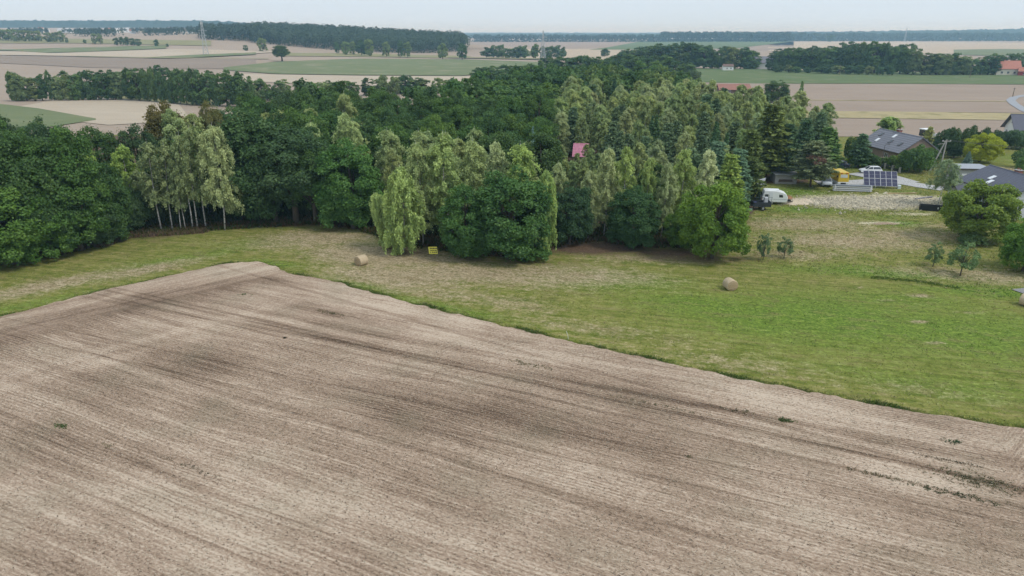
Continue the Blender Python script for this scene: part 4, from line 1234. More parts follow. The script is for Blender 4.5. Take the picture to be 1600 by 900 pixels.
def along(poly, n, seed):
    r = np.random.default_rng(seed)
    P = np.asarray(poly)
    seg = np.linalg.norm(np.diff(P, axis=0), axis=1)
    s = np.concatenate([[0], np.cumsum(seg)])
    t = r.uniform(0, s[-1], n)
    x = np.interp(t, s, P[:, 0]); y = np.interp(t, s, P[:, 1])
    k = np.clip(np.searchsorted(s, t) - 1, 0, len(seg) - 1)
    nr = np.stack([-(P[k + 1, 1] - P[k, 1]), P[k + 1, 0] - P[k, 0]], -1) / seg[k][:, None]
    return np.stack([x, y], -1), nr

pts, nr = along(FIELD_EDGE[1:-1], 15000, 1)
r_ = np.random.default_rng(3)
pts2 = pts + nr * np.abs(r_.normal(0.06, 0.34, len(pts)))[:, None]
wobble = 0.5 + 0.5 * np.sin(pts[:, 0] * 0.9) * np.sin(pts[:, 0] * 0.23 + 1)
left_ = pts[:, 0] < -22
keep = (r_.random(len(pts)) < np.where(left_, 0.30, 0.8) * (0.45 + 0.55 * wobble))
colr = np.where(r_.random((len(pts), 1)) < 0.7, np.array([[0.085, 0.150, 0.030]]), np.array([[0.20, 0.19, 0.075]]))
blades("grass", "taller green grass strip along the edge of the ploughed field", "grass", pts2[keep], (0.06 + 0.13 * wobble ** 2)[keep], 0.2, 4, colr[keep], 0.09, 4)

def scatter(n, x0, x1, y0, y1, seed):
    r = np.random.default_rng(seed)
    return np.stack([r.uniform(x0, x1, n), r.uniform(y0, y1, n)], -1)
P = scatter(120000, -95, 120, 42, 150, 8)
sd, _, _ = poly_dist(P[:, 0], P[:, 1], FIELD)
pxs = 800 + FOC * P[:, 0] / (P[:, 1] * math.cos(PITCH) + CAMH * math.sin(PITCH))
lu, dr, br, gr = zones(P[:, 0], P[:, 1])
garden = (P[:, 1] > np.interp(pxs, [0, 1050, 1180, 1290, 1400, 1500, 1600, 1700], [200, 200, 84, 79.5, 77.5, 74, 70.5, 68])) & (P[:, 0] > 20)
ok = (sd < -0.2) & (pxs > -40) & (pxs < 1650) & (br < 0.7) & (gr < 0.45) & (np.random.default_rng(2).random(len(P)) < np.where(garden, 0.8, 0.75))
P, lu, dr, br, garden = P[ok], lu[ok], dr[ok], br[ok], garden[ok]
rr = np.random.default_rng(6)
base = np.tile(np.array([0.155, 0.170, 0.055]), (len(P), 1))
base = base + (np.array([0.075, 0.135, 0.026]) - base) * np.clip(lu * 1.2, 0, 1)[:, None]
isd = (rr.random(len(P)) < np.clip(dr * 1.1 + 0.12, 0, 0.9))[:, None]
base = np.where(isd, np.array([[0.34, 0.28, 0.165]]), base)
base = np.where((rr.random(len(P)) < br)[:, None], np.array([[0.12, 0.082, 0.05]]), base)
blades("grass", "short mown meadow grass between the field and the wood", "grass", P[~garden], 0.075, 0.45, 3, base[~garden] * 1.15, 0.10, 9, 0.05)
blades("grass", "rough tufted grass on the slope below the yard", "grass", P[garden], 0.13, 0.32, 4, base[garden] * 1.35, 0.12, 10, 0.05)

# taller grass on the little bank between meadow and garden
bk, nb_ = along([(G(a, b).x, G(a, b).y) for a, b in ((1360, 434), (1440, 441), (1500, 452))], 650, 71)
bk = bk + nb_ * np.random.default_rng(72).normal(0, 0.35, (len(bk), 1))
blades("grass", "dark line of taller grass on the bank between meadow and garden", "grass", bk, 0.09, 0.3, 4, (0.095, 0.150, 0.034), 0.12, 73)
# bracken and low plants at the wood's foot
def foot_line(n, seed, px0, px1, dy0, dy1):
    r = np.random.default_rng(seed)
    px = r.uniform(px0, px1, n)
    py = np.interp(px, FRONT_PX, FRONT_PY)
    g = np.array([(G(a, b).x, G(a, b).y) for a, b in zip(px, py)])
    g[:, 1] += r.uniform(dy0, dy1, n)
    return g
Q = foot_line(5200, 12, -40, 1150, -1.0, 5.0)
qc = np.where(rr.random((len(Q), 1)) < 0.55, np.array([[0.062, 0.085, 0.026]]), np.array([[0.135, 0.085, 0.048]]))
blades("undergrowth", "bracken and low weeds under the edge of the wood", "undergrowth", Q, 0.55, 0.22, 5, qc, 0.25, 13)
Q = foot_line(1500, 14, 170, 330, -2.2, 0.3)
blades("undergrowth", "rusty bracken patch before the slim birches", "undergrowth", Q, 0.36, 0.22, 5, np.where(rr.random((len(Q), 1)) < 0.3, np.array([[0.10, 0.12, 0.03]]), np.array([[0.17, 0.115, 0.075]])), 0.25, 15)
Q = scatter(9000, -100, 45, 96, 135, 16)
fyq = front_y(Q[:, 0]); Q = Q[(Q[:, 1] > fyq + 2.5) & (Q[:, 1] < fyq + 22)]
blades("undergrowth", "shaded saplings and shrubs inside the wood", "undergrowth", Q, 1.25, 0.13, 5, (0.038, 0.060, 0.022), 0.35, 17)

# weeds standing in the ploughed field
def weed(px, py, rx, ry, deg, n, h, col, seed, label):
    n = int(n * 0.75)
    r = np.random.default_rng(seed)
    c = G(px, py); a = math.radians(deg)
    u = r.normal(0, rx / 2, n); v = r.normal(0, ry / 2, n)
    xy = np.stack([c.x + u * math.cos(a) - v * math.sin(a), c.y + u * math.sin(a) + v * math.cos(a)], -1)
    sdw, _, _ = poly_dist(xy[:, 0], xy[:, 1], FIELD)
    xy = xy[sdw > 0.1]
    blades("weeds", label, "weeds", xy, h, 0.30, 6, col, 0.07, seed, 0.12)
GW = (0.105, 0.150, 0.055); OW = (0.185, 0.170, 0.095)
weed(96, 668, 0.8, 0.22, -26, 30, 0.14, GW, 31, "green weed tuft in the ploughed field near the left border")
weed(168, 699, 0.5, 0.2, -26, 12, 0.12, OW, 32, "small dull weed tuft just below the left weed tuft")
weed(515, 491, 2.0, 0.35, -24, 50, 0.13, OW, 33, "weedy streak near the far corner of the ploughed field")
weed(380, 462, 0.8, 0.3, 0, 18, 0.13, GW, 34, "small weed tuft at the headland turn of the field")
weed(828, 572, 2.0, 0.4, -24, 55, 0.13, OW, 35, "weedy streak in the middle of the field below the meadow edge")
weed(1228, 660, 0.8, 0.25, -22, 40, 0.15, GW, 36, "dark green weed tuft alone in the field, right of the middle")
weed(1152, 644, 1.6, 0.3, -22, 34, 0.12, OW, 37, "dull weed streak left of the dark green tuft")
weed(1487, 693, 0.7, 0.35, -10, 24, 0.14, (0.06, 0.12, 0.05), 38, "two-lobed green weed tuft near the right border of the field")
weed(1530, 755, 3.2, 0.9, -24, 240, 0.12, OW, 39, "broad weedy patch beside the pale sandy spot")
weed(1490, 775, 3.0, 0.35, -24, 110, 0.12, (0.10, 0.115, 0.055), 40, "weed line under the pale sandy spot")
weed(1370, 745, 2.6, 0.25, -24, 70, 0.11, OW, 41, "dark weed line leading to the pale sandy spot")
weed(1480, 722, 3.2, 0.22, -22, 60, 0.10, (0.115, 0.10, 0.06), 42, "dull weed line above the pale sandy spot")
weed(1040, 638, 4.5, 0.3, -23, 60, 0.11, OW, 43, "weed line in the dark damp part of the field")
weed(1073, 716, 0.3, 0.2, 0, 10, 0.12, OW, 44, "tiny lone weed below the dark damp patch")
weed(445, 530, 0.25, 0.2, 0, 8, 0.14, (0.05, 0.05, 0.03), 45, "tiny dark tuft in the far part of the field")
weed(300, 733, 4.0, 0.22, -26, 40, 0.10, (0.11, 0.10, 0.065), 46, "faint weed line in the lower left of the field")

# clods and chopped straw lying on the field, joined
Q = scatter(90000, -60, 62, 22, 60, 51)
sdw, _, _ = poly_dist(Q[:, 0], Q[:, 1], FIELD)
Q = Q[sdw > 0.3]
r_ = np.random.default_rng(52)
n = len(Q)
ang = r_.normal(math.radians(-25), 0.9, n); ln = r_.uniform(0.025, 0.075, n); wd = r_.uniform(0.008, 0.020, n)
ux = np.stack([np.cos(ang), np.sin(ang), r_.normal(0, 0.25, n)], -1); vx = np.stack([-np.sin(ang), np.cos(ang), r_.normal(0, 0.25, n)], -1)
cc = np.concatenate([Q, np.full((n, 1), 0.185)], -1)
V = np.stack([cc - ux * ln[:, None] - vx * wd[:, None], cc + ux * ln[:, None] - vx * wd[:, None], cc + ux * ln[:, None] + vx * wd[:, None], cc - ux * ln[:, None] + vx * wd[:, None]], 1).reshape(-1, 3)
cs = np.where(r_.random((n, 1)) < 0.62, np.array([[0.50, 0.425, 0.32]]), np.array([[0.165, 0.122, 0.088]])) * r_.uniform(0.7, 1.25, (n, 1))
o = link("straw", np_mesh("straw", V, np.arange(n * 4).reshape(-1, 4), vcol=np.repeat(cs, 4, 0)), BLADE)
tag(o, "chopped straw and small clods strewn over the ploughed field", "straw", kind="stuff")

# rubble in the yard
def rubble():
    r = np.random.default_rng(61)
    n = 5200
    pts = []
    for px, py, rx, ry, w in ((1345, 318, 11, 5.5, .5), (1290, 316, 8, 2.8, .2), (1405, 316, 8, 4.5, .25), (1445, 318, 5, 3, .05)):
        c = G(px, py); k = int(n * w)
        pts.append(np.stack([r.normal(c.x, rx * 0.5, k), r.normal(c.y, ry * 0.5, k)], -1))
    p = np.concatenate(pts); n = len(p)
    s = r.gamma(2.0, 0.045, n)[:, None, None] + 0.03
    oct_ = np.array([[1, 0, 0], [0, 1, 0], [-1, 0, 0], [0, -1, 0], [0, 0, 0.7], [0, 0, -0.5]])
    v = oct_[None] * s * r.uniform(0.6, 1.3, (n, 6, 1)) + np.concatenate([p, np.full((n, 1), 0.10)], -1)[:, None, :]
    tr = np.array([[0, 1, 4], [1, 2, 4], [2, 3, 4], [3, 0, 4], [1, 0, 5], [2, 1, 5], [3, 2, 5], [0, 3, 5]])
    f = (np.arange(n)[:, None, None] * 6 + tr[None]).reshape(-1, 3)
    g = r.uniform(0.32, 0.72, (n, 1))
    col = np.repeat(np.concatenate([g * 1.04, g * 0.94, g * 0.72], -1), 6, 0)
    o = link("rubble", np_mesh("rubble", v.reshape(-1, 3), tris=f, vcol=col), BLADE)
    tag(o, "pale broken stones and rubble strewn over the yard", "rubble", kind="stuff")
rubble()

# ------------------------------------------------------------------ things in the meadow
STRAWC = NT("baled_straw")
_t = STRAWC
_f = _t.noise(_t.scaled(_t.obj(), (6, 1.5, 6)), 3.0, 5, 0.7)
HAY = _t.done(_t.mix(_f, (0.30, 0.22, 0.13), (0.66, 0.54, 0.37)), 0.95, _f, 0.6, 0.05, spec=0.1)
_t = NT("bale_end")
_d = _t.n("VectorMath", {0: _t.obj(), 1: (1.0, 0.0, 1.0)}, operation="MULTIPLY").outputs[0]
_len = _t.n("VectorMath", {0: _d}, operation="LENGTH").outputs[1]
_s = _t.math("SINE", _t.math("ADD", _t.math("MULTIPLY", _len, 55.0), _t.math("MULTIPLY", _t.noise(_t.obj(), 4.0, 4), 9.0)))
HAYE = _t.done(_t.mix(_t.remap(_s, -1, 1), (0.26, 0.185, 0.105), (0.50, 0.385, 0.24)), 0.95, _s, 0.4, 0.03, spec=0.1)

def bale(px, py, rz, label, r=0.68, w=1.25):
    p = G(px, py)
    o = thing("hay_bale", (p.x, p.y, 0.05), rz, label, "hay bale", "round hay bales on the meadow")
    m = MB(); rr_ = random.Random(int(px))
    n = 40; rings = [(-0.5, 0.93), (-0.46, 0.99), (-0.25, 1.0), (0, 1.01), (0.25, 1.0), (0.46, 0.99), (0.5, 0.93)]
    vs = []
    bump = [1 + rr_.uniform(-0.018, 0.018) for _ in range(n)]
    for yy, k in rings:
        for i in range(n):
            a = 2 * math.pi * i / n
            z = math.sin(a) * r * k * bump[i]
            if z < -0.62 * r: z = -0.62 * r - (abs(z) - 0.62 * r) * 0.55
            vs.append((math.cos(a) * r * k * bump[i] * 1.02, yy * w + rr_.uniform(-.012, .012), z + r * 0.82))
    fs = [(i * n + k, (i + 1) * n + k, (i + 1) * n + (k + 1) % n, i * n + (k + 1) % n) for i in range(len(rings) - 1) for k in range(n)]
    m.add(vs, fs).build("straw_roll", HAY, o, smooth=True)
    for s, ring in ((-1, 0), (1, len(rings) - 1)):
        e = MB()
        rim = vs[ring * n:(ring + 1) * n]
        inner = [(x * 0.55, y + s * 0.05, (z - r * 0.82) * 0.55 + r * 0.82) for x, y, z in rim]
        f2 = [(k, (k + 1) % n, n + (k + 1) % n, n + k) for k in range(n)] + [tuple(range(n, 2 * n))]
        e.add(rim + inner, f2 if s < 0 else [tuple(reversed(f)) for f in f2]).build("end_face", HAYE, o)
    return o
bale(565, 414, math.radians(-38), "round hay bale on dry grass below the wood, near the yellow sign")
bale(1140, 452, math.radians(10), "round hay bale on green meadow right of the middle, end facing the viewer")
bale(1604, 478, math.radians(35), "hay bale cut off by the picture's right border", 0.68)

YEL = plain("sign_yellow", (0.72, 0.66, 0.10), 0.5, 0.06)
INK = plain("sign_ink", (0.03, 0.035, 0.03), 0.6, 0.05)
WOODP = plain("weathered_wood", (0.20, 0.16, 0.12), 0.9, 0.3, 6)
def sign():
    p = G(678, 403)
    o = thing("land_sign", (p.x, p.y, 0.05), math.radians(-14), "yellow for-sale board with dark lettering on short posts at the wood's edge", "sign")
    MB().box((0, 0, 1.0), (1.22, 0.025, 0.98)).build("board", YEL, o).rotation_euler = (0, math.radians(-5), 0)
    for x in (-0.45, 0.45):
        MB().box((x, 0.045, 0.75), (0.05, 0.05, 1.5)).build("post", WOODP, o)
    def text(body, size, z):
        cu = bpy.data.curves.new("lettering", "FONT")
        cu.body = body; cu.size = size; cu.align_x = "CENTER"; cu.align_y = "CENTER"; cu.extrude = 0.003; cu.offset = 0.012
        cu.materials.append(INK)
        tmp = bpy.data.objects.new("lettering", cu)
        COL.objects.link(tmp)
        bpy.context.view_layer.update()
        me = bpy.data.meshes.new_from_object(tmp.evaluated_get(bpy.context.evaluated_depsgraph_get()))
        bpy.data.objects.remove(tmp)
        t_ = bpy.data.objects.new("lettering", me)
        t_.rotation_euler = (math.pi / 2, math.radians(-5), 0)
        t_.location = (0, -0.018, z)
        COL.objects.link(t_); t_.parent = o
    text("SPRZEDAM", 0.215, 1.27)
    # the two lower lines cannot be read in the photograph: dark strokes of the same length
    for x0, x1, z, h in ((-0.47, -0.24, .98, .10), (-0.2, 0.1, 1.0, .09), (0.14, 0.46, 1.02, .10), (-0.46, -0.36, .72, .15), (-0.2, -0.02, .74, .15), (0.06, 0.24, .76, .14), (0.30, 0.46, .79, .17)):
        MB().box(((x0 + x1) / 2, -0.016, z), (x1 - x0, 0.006, h)).build("lettering", INK, o)
sign()

# thin white stake at the field edge
p = G(888, 531)
tag(MB().tube([(p.x, p.y, 0.0), (p.x - 0.05, p.y, 0.45), (p.x - 0.22, p.y + .05, 0.9)], 0.02, 6).build("boundary_stake", plain("white_stake", (0.7, 0.7, 0.66), 0.6)), "thin white leaning stake at the edge between field and meadow", "stake")
# pale notice on a birch and a blue barrel in the wood's shade
p = G(230, 354)
o = thing("notice_board", (p.x, p.y, 0), 0.1, "pale yellowish board on a post under the leaning slim birch", "sign")
MB().box((0, 0, 0.75), (0.09, 0.09, 1.5)).build("post", WOODP, o)
MB().box((0.0, -0.07, 1.35), (0.42, 0.04, 1.1)).build("board", plain("pale_board", (0.48, 0.45, 0.24), 0.7), o)
p = G(196, 368)
o = thing("water_barrel", (p.x, p.y, 0.05), 0, "dark blue barrel in the shade left of the slim birches", "barrel")
MB().lathe([(0, 0), (0.29, 0), (0.30, 0.05), (0.32, 0.45), (0.30, 0.88), (0.28, 0.92), (0, 0.92)], (0, 0, 0)).build("body", plain("barrel_blue", (0.05, 0.07, 0.14), 0.5), o, smooth=True)
MB().lathe([(0.0, 0.925), (0.25, 0.925), (0.26, 0.96), (0, 0.96)], (0, 0, 0)).build("lid", plain("barrel_lid", (0.09, 0.10, 0.14), 0.5), o)
for z in (0.3, 0.62):
    MB().lathe([(0.312, z - .02), (0.335, z), (0.312, z + .02)], (0, 0, 0)).build("hoop", plain("barrel_blue", (0.05, 0.07, 0.14)), o)

# ------------------------------------------------------------------ houses
def tile_mat(name, c, pitch=0.35, course=0.4, rough=0.55):
    t = NT(name)
    o_ = t.n("SeparateXYZ", {0: t.obj()})
    a = t.math("SINE", t.math("MULTIPLY", o_.outputs[1], 2 * math.pi / pitch))
    b = t.math("FRACT", t.math("DIVIDE", o_.outputs[0], course))
    n_ = t.noise(t.obj(), 1.5, 5, 0.6)
    col = t.mix(t.math("ADD", t.math("MULTIPLY", t.math("POWER", b, 2.0), 0.65), t.math("MULTIPLY", n_, 0.45)), tuple(x * 0.68 for x in c), tuple(x * 1.5 for x in c))
    return t.done(col, rough, t.math("ADD", t.math("MULTIPLY", a, 0.4), b), 0.8, 0.06, spec=0.4)
ROOFG = tile_mat("roof_tiles_grey", (0.175, 0.175, 0.20), 0.35, 0.66)
ROOFB = tile_mat("roof_sheet_slate", (0.105, 0.108, 0.14), 0.2, 0.35)
ROOFR = tile_mat("roof_tiles_red", (0.42, 0.17, 0.12), 0.3, 0.4, 0.7)
ROOFP = tile_mat("roof_tiles_pink", (0.52, 0.21, 0.29), 0.3, 0.4, 0.7)
WALLP = plain("wall_brick_pink", (0.31, 0.225, 0.185), 0.9, 0.22, 5)
WALLG = plain("wall_pale_grey", (0.52, 0.54, 0.56), 0.85, 0.06, 2)
WALLW = plain("wall_white", (0.74, 0.74, 0.72), 0.85, 0.06, 2)
WALLC = plain("wall_cream", (0.62, 0.57, 0.47), 0.85, 0.08, 2)
TRIMW = plain("trim_white", (0.78, 0.78, 0.78), 0.5, 0.04)
TRIMD = plain("trim_dark", (0.07, 0.06, 0.055), 0.6, 0.1)
BRICKR = plain("chimney_brick", (0.30, 0.12, 0.085), 0.9, 0.3, 8)
_t = NT("window_glass")
GLASS = _t.done(_t.mix(_t.noise(_t.obj(), 1.2, 2), (0.015, 0.02, 0.025), (0.05, 0.06, 0.07)), 0.08, spec=0.8)

def window(parent, c, w, h, axis, sgn):
    """A frame with a pane set in a wall; axis: the wall's normal."""
    nrm = Vector((sgn, 0, 0)) if axis == "x" else Vector((0, sgn, 0))
    c = Vector(c)
    def bx_(mb, du, dz, su, sz, off, th):
        q = c + nrm * off
        if axis == "x": mb.box((q.x, q.y + du, q.z + dz), (th, su, sz))
        else: mb.box((q.x + du, q.y, q.z + dz), (su, th, sz))
    m = MB()
    for du in (-w / 2, 0, w / 2): bx_(m, du, 0, 0.07, h + 0.07 if du else h - 0.07, 0.03, 0.06)
    for dz in (-h / 2, h / 2): bx_(m, 0, dz, w - 0.07, 0.07, 0.03, 0.06)
    win = m.build("window", TRIMW, parent)
    g = MB(); bx_(g, 0, 0, w - 0.02, h - 0.02, 0.012, 0.02); g.build("pane", GLASS, win)
    s = MB(); bx_(s, 0, -h / 2 - 0.075, w + 0.2, 0.05, 0.06, 0.14); s.build("sill", TRIMW, win)

def gable_house(name, label, loc, rz, L, W, eave, ridge, wall_m, roof_m, over=0.5, chimneys=(), skylights=(), windows=(), cat="house", group=None):
    """Ridge along the house's own y; the roof's slopes face -x and +x."""
    o = thing(name, loc, rz, label, cat, group)
    hw, hl = W / 2, L / 2
    zt = ridge - 0.15
    m = MB()
    prof = [(-hw, 0), (hw, 0), (hw, eave), (0, zt), (-hw, eave)]
    m.prism(prof, -hl, hl)
    m.build("wall", wall_m, o)
    slope = math.atan2(ridge - eave, hw)
    ln = math.hypot(hw, ridge - eave) + over
    for s in (-1, 1):
        r = MB().box((0, 0, 0), (ln, L + 2 * over, 0.16)).build("roof_slope", roof_m, o)
        mid = Vector((s * (ln / 2) * math.cos(slope), 0, ridge - (ln / 2) * math.sin(slope) + 0.06))
        r.location = mid
        r.rotation_euler = (0, s * slope, 0)
        b = MB().tube([(0, -hl - over, 0), (0, hl + over, 0)], 0.07, 8).build("gutter", TRIMD, o)
        b.location = (s * (ln * math.cos(slope) + 0.04), 0, ridge - ln * math.sin(slope) + 0.02)
    MB().tube([(0, -hl - over, ridge + 0.10), (0, hl + over, ridge + 0.10)], 0.14, 8).build("ridge_cap", roof_m, o)
    for x, y, h in chimneys:
        zb = ridge - abs(x) * math.tan(slope)
        c = MB().box((x, y, zb + h / 2 - 0.3), (0.75, 1.1, h + 0.6)).build("chimney", BRICKR, o)
        MB().box((x, y, zb + h + 0.05), (0.95, 1.3, 0.1)).build("chimney_cap", plain("mortar_grey", (0.35, 0.34, 0.33)), c)
        for dy in (-0.25, 0.25):
            MB().tube([(x, y + dy, zb + h + .1), (x, y + dy, zb + h + .35)], 0.1, 8).build("flue_pot", BRICKR, c)
    for x, y, lit in skylights:
        s = 1 if x > 0 else -1
        zb = ridge - abs(x) * math.tan(slope) + 0.22
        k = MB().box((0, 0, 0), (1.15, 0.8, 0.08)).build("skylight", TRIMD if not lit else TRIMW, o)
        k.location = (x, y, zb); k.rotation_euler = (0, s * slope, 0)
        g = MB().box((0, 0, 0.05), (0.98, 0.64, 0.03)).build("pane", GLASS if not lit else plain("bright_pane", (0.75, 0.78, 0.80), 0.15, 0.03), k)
    for c, w, h, ax, sg in windows:
        window(o, c, w, h, ax, sg)
    return o

gable_house("brick_house", "house with grey tiled roof and pinkish brick gable behind the shrubs", (89.9, 160.4, 0), math.radians(7), 14.4, 9.6, 3.1, 6.2, WALLP, ROOFG, 0.45,
            chimneys=((0.4, 1.2, 0.9),), skylights=((-1.6, 4.6, False), (-3.2, 3.4, True), (-2.9, -1.0, False), (-3.0, -4.6, False), (-1.3, 0.2, True)),
            windows=(((-1.6, -7.2, 1.6), 1.1, 1.3, "y", -1), ((1.5, -7.2, 1.6), 1.1, 1.3, "y", -1), ((0.0, -7.2, 4.3), 0.6, 0.9, "y", -1), ((-4.8, 3.0, 1.6), 1.2, 1.3, "x", -1), ((-4.8, -3.0, 1.6), 1.2, 1.3, "x", -1)))
gable_house("grey_house", "large pale grey house with slate roof at the right border", (83.4, 112.4, 0), math.radians(-2), 13.2, 9.6, 3.9, 6.2, WALLG, ROOFB, 0.5,
            chimneys=((0.5, 0.3, 0.7), (0.7, -3.6, 0.7)), skylights=((-2.6, 1.8, True), (-3.6, 0.6, True)),
            windows=(((-3.0, -6.6, 1.5), 1.3, 1.3, "y", -1), ((0.0, -6.6, 1.5), 1.3, 1.3, "y", -1), ((-4.8, -2, 1.5), 1.3, 1.3, "x", -1), ((-4.8, 2.5, 1.5), 1.3, 1.3, "x", -1)))
gable_house("house_wing", "low slate-roofed wing of the grey house behind the walnut tree", (77.3, 115.4, 0), math.radians(84), 2.6, 4.6, 2.3, 3.6, WALLG, ROOFB, 0.4, windows=(((-2.3, 0, 1.3), 1.0, 1.1, "x", -1), ((0, 1.3, 1.3), 0.9, 1.1, "y", 1)), cat="building")
gable_house("white_house", "white house with dark slate roof at the right border above the lawn", (146.0, 194.0, 0), math.radians(-104), 12.0, 8.0, 3.2, 6.6, WALLW, ROOFB, 0.9,
            windows=(((-2.2, -6.0, 1.6), 1.2, 1.3, "y", -1), ((1.8, -6.0, 1.6), 1.2, 1.3, "y", -1), ((0.2, -6.0, 4.9), 1.1, 1.2, "y", -1), ((-4.0, 2, 1.6), 1.2, 1.3, "x", -1)))
gable_house("pink_roofed_cottage", "cottage with a pink-red roof showing between the trees of the wood", (15.0, 149.6, 0), math.radians(80), 2.7, 4.6, 3.2, 5.3, WALLC, ROOFP, 0.35, windows=(((0, -1.35, 1.7), 1.0, 1.1, "y", -1), ((-2.3, 0, 1.7), 1.0, 1.1, "x", -1)))
gable_house("barn", "long barn with an orange-red roof behind the young wood's tops", (109.0, 350.0, 0), math.radians(90), 15.0, 8.0, 2.0, 4.2, plain("barn_boards", (0.16, 0.11, 0.085), 0.9), tile_mat("roof_tiles_worn", (0.30, 0.145, 0.11), 0.3, 0.4, 0.8), 0.5, windows=(((-4, -3, 1.2), 1.4, 0.8, "x", -1), ((-4, 3, 1.2), 1.4, 0.8, "x", -1)), cat="barn")
gable_house("red_roofed_house", "house with a bright red-tiled roof at the far right edge of the grove", (349.0, 506.0, 0), math.radians(78), 15.0, 9.0, 4.4, 9.4, WALLC, ROOFR, 0.6, chimneys=((0.3, 2, 1.0),), windows=(((-4.5, -4, 1.8), 1.4, 1.5, "x", -1), ((-4.5, 0, 1.8), 1.4, 1.5, "x", -1), ((-4.5, 4, 1.8), 1.4, 1.5, "x", -1)))
gable_house("red_annex", "red annex with a red roof in front of the red-roofed house", (356.0, 497.0, 0), math.radians(60), 7.0, 6.0, 3.0, 5.4, plain("wall_red", (0.34, 0.05, 0.05), 0.8), ROOFR, 0.4, windows=(((-3.0, 0, 1.5), 1.4, 1.4, "x", -1), ((0, -3.5, 1.5), 1.2, 1.3, "y", -1)), cat="building")
gable_house("far_white_barn", "white gabled building with a grey roof between the two groves", (206.0, 592.0, 0), math.radians(70), 15.0, 10.0, 5.0, 9.6, WALLW, ROOFG, 0.5, windows=(((-5, -4, 2.2), 1.6, 1.5, "x", -1), ((-5, 3, 2.2), 1.6, 1.5, "x", -1)), cat="building")
gable_house("white_shed", "small white shed at the edge of the far green field", (171.0, 568.0, 0), math.radians(85), 8.0, 5.0, 3.2, 4.6, WALLW, plain("shed_roof_brown", (0.16, 0.10, 0.08)), 0.3, windows=(((-2.5, 1, 1.6), 1.0, 1.0, "x", -1), ((-2.5, -2, 1.6), 1.0, 1.0, "x", -1)), cat="shed")

def annex():
    p = G(1504, 289)
    o = thing("garage", (p.x + 2.6, p.y + 3.0, 0), math.radians(-6), "flat-roofed grey garage with white-framed windows behind the grey house", "garage")
    MB().box((0, 0, 1.5), (5.8, 5.0, 3.0)).build("wall", plain("wall_mid_grey", (0.40, 0.40, 0.40), 0.9, 0.08), o)
    MB().box((0, 0, 3.08), (6.4, 5.6, 0.16)).build("roof", plain("roof_felt", (0.33, 0.35, 0.38), 0.8), o)
    MB().box((0, -2.85, 3.0), (6.44, 0.12, 0.26)).build("fascia", TRIMD, o)
    window(o, (0.6, -2.5, 1.8), 0.9, 1.1, "y", -1); window(o, (1.9, -2.5, 1.8), 0.7, 1.1, "y", -1)
    d = MB().box((-2.0, -2.52, 1.05), (0.95, 0.06, 2.05)).build("door", TRIMW, o)
    MB().box((-1.65, -2.58, 1.05), (0.12, 0.06, 0.04)).build("handle", TRIMD, d)
annex()

def shed():
    a, b = G(1214, 287), G(1245, 289)
    c = (a + b) / 2
    o = thing("low_shed", (c.x, c.y + 2.2, 0), math.radians(-6), "low flat-roofed shed with pale walls beside the rusty-twigged pine", "shed")
    MB().box((0, 0, 0.95), (4.1, 4.0, 1.9)).build("wall", plain("wall_worn", (0.40, 0.38, 0.36), 0.9, 0.25, 3), o)
    r = MB().box((0, 0, 2.02), (4.7, 4.8, 0.14)).build("roof", plain("roof_fibre", (0.36, 0.36, 0.35), 0.9, 0.2), o)
    r.rotation_euler = (math.radians(3), 0, 0)
    MB().box((0, -2.30, 1.84), (4.66, 0.06, 0.16)).build("fascia", plain("fascia_grey", (0.14, 0.15, 0.17)), o)
    lg = plain("cut_logs", (0.16, 0.12, 0.085), 0.9, 0.3, 8)
    for k in range(26):
        x = -1.3 + (k % 13) * 0.2; z = 0.66 + (k // 13) * 0.2
        MB().tube([(x, -2.0, z), (x, -2.22, z)], 0.09, 8).build("log_end", lg, o)
    MB().box((0, -2.1, 0.52), (2.9, 0.3, 0.06)).build("log_shelf", WOODP, o)
shed()

# grey tarpaulin hanging at the wood's corner
p = G(1184, 300)
t_ = MB()
vs = []
for i in range(9):
    for k in range(7):
        u, w = i / 8, k / 6
        vs.append((p.x - 1.4 + 2.6 * u * (1 - .15 * w), p.y - 0.5 * w + 0.12 * math.sin(u * 9), 2.7 - 1.9 * w * (1 - 0.35 * abs(u - .4)) - 0.25 * math.sin(u * 3.14)))
t_.add(vs, [(i * 7 + k, (i + 1) * 7 + k, (i + 1) * 7 + k + 1, i * 7 + k + 1) for i in range(8) for k in range(6)])
o = thing("tarpaulin_shelter", (0, 0, 0), 0, "grey tarpaulin hung on poles behind the caravan", "tarpaulin")
k_ = t_.build("tarpaulin", plain("tarp_grey", (0.40, 0.42, 0.44), 0.6), o, smooth=True)
k_.modifiers.new("thick", "SOLIDIFY").thickness = 0.02
for x in (-1.35, 1.1):
    MB().tube([(p.x + x, p.y + 0.05, 0), (p.x + x, p.y + 0.05, 2.75)], 0.05, 6).build("pole", WOODP, o)

# ------------------------------------------------------------------ vehicles and yard things
CARW = plain("car_white", (0.78, 0.79, 0.80), 0.25, 0.02, spec=0.6)
CARS = plain("car_silver", (0.50, 0.54, 0.58), 0.3, 0.03, spec=0.6)
CARB = plain("car_navy", (0.035, 0.045, 0.085), 0.25, 0.05, spec=0.6)
TYRE = plain("tyre_rubber", (0.025, 0.025, 0.026), 0.9)
RIM = plain("wheel_rim", (0.45, 0.46, 0.48), 0.35, 0.05, metal=0.6)
LAMPW = plain("lamp_clear", (0.70, 0.72, 0.74), 0.15, 0.02, spec=0.7)
LAMPR = plain("lamp_red", (0.45, 0.03, 0.03), 0.3, 0.05)
BLACKP = plain("black_plastic", (0.02, 0.021, 0.023), 0.6)
CHROME = plain("galvanised", (0.45, 0.46, 0.47), 0.45, 0.1, metal=0.5)

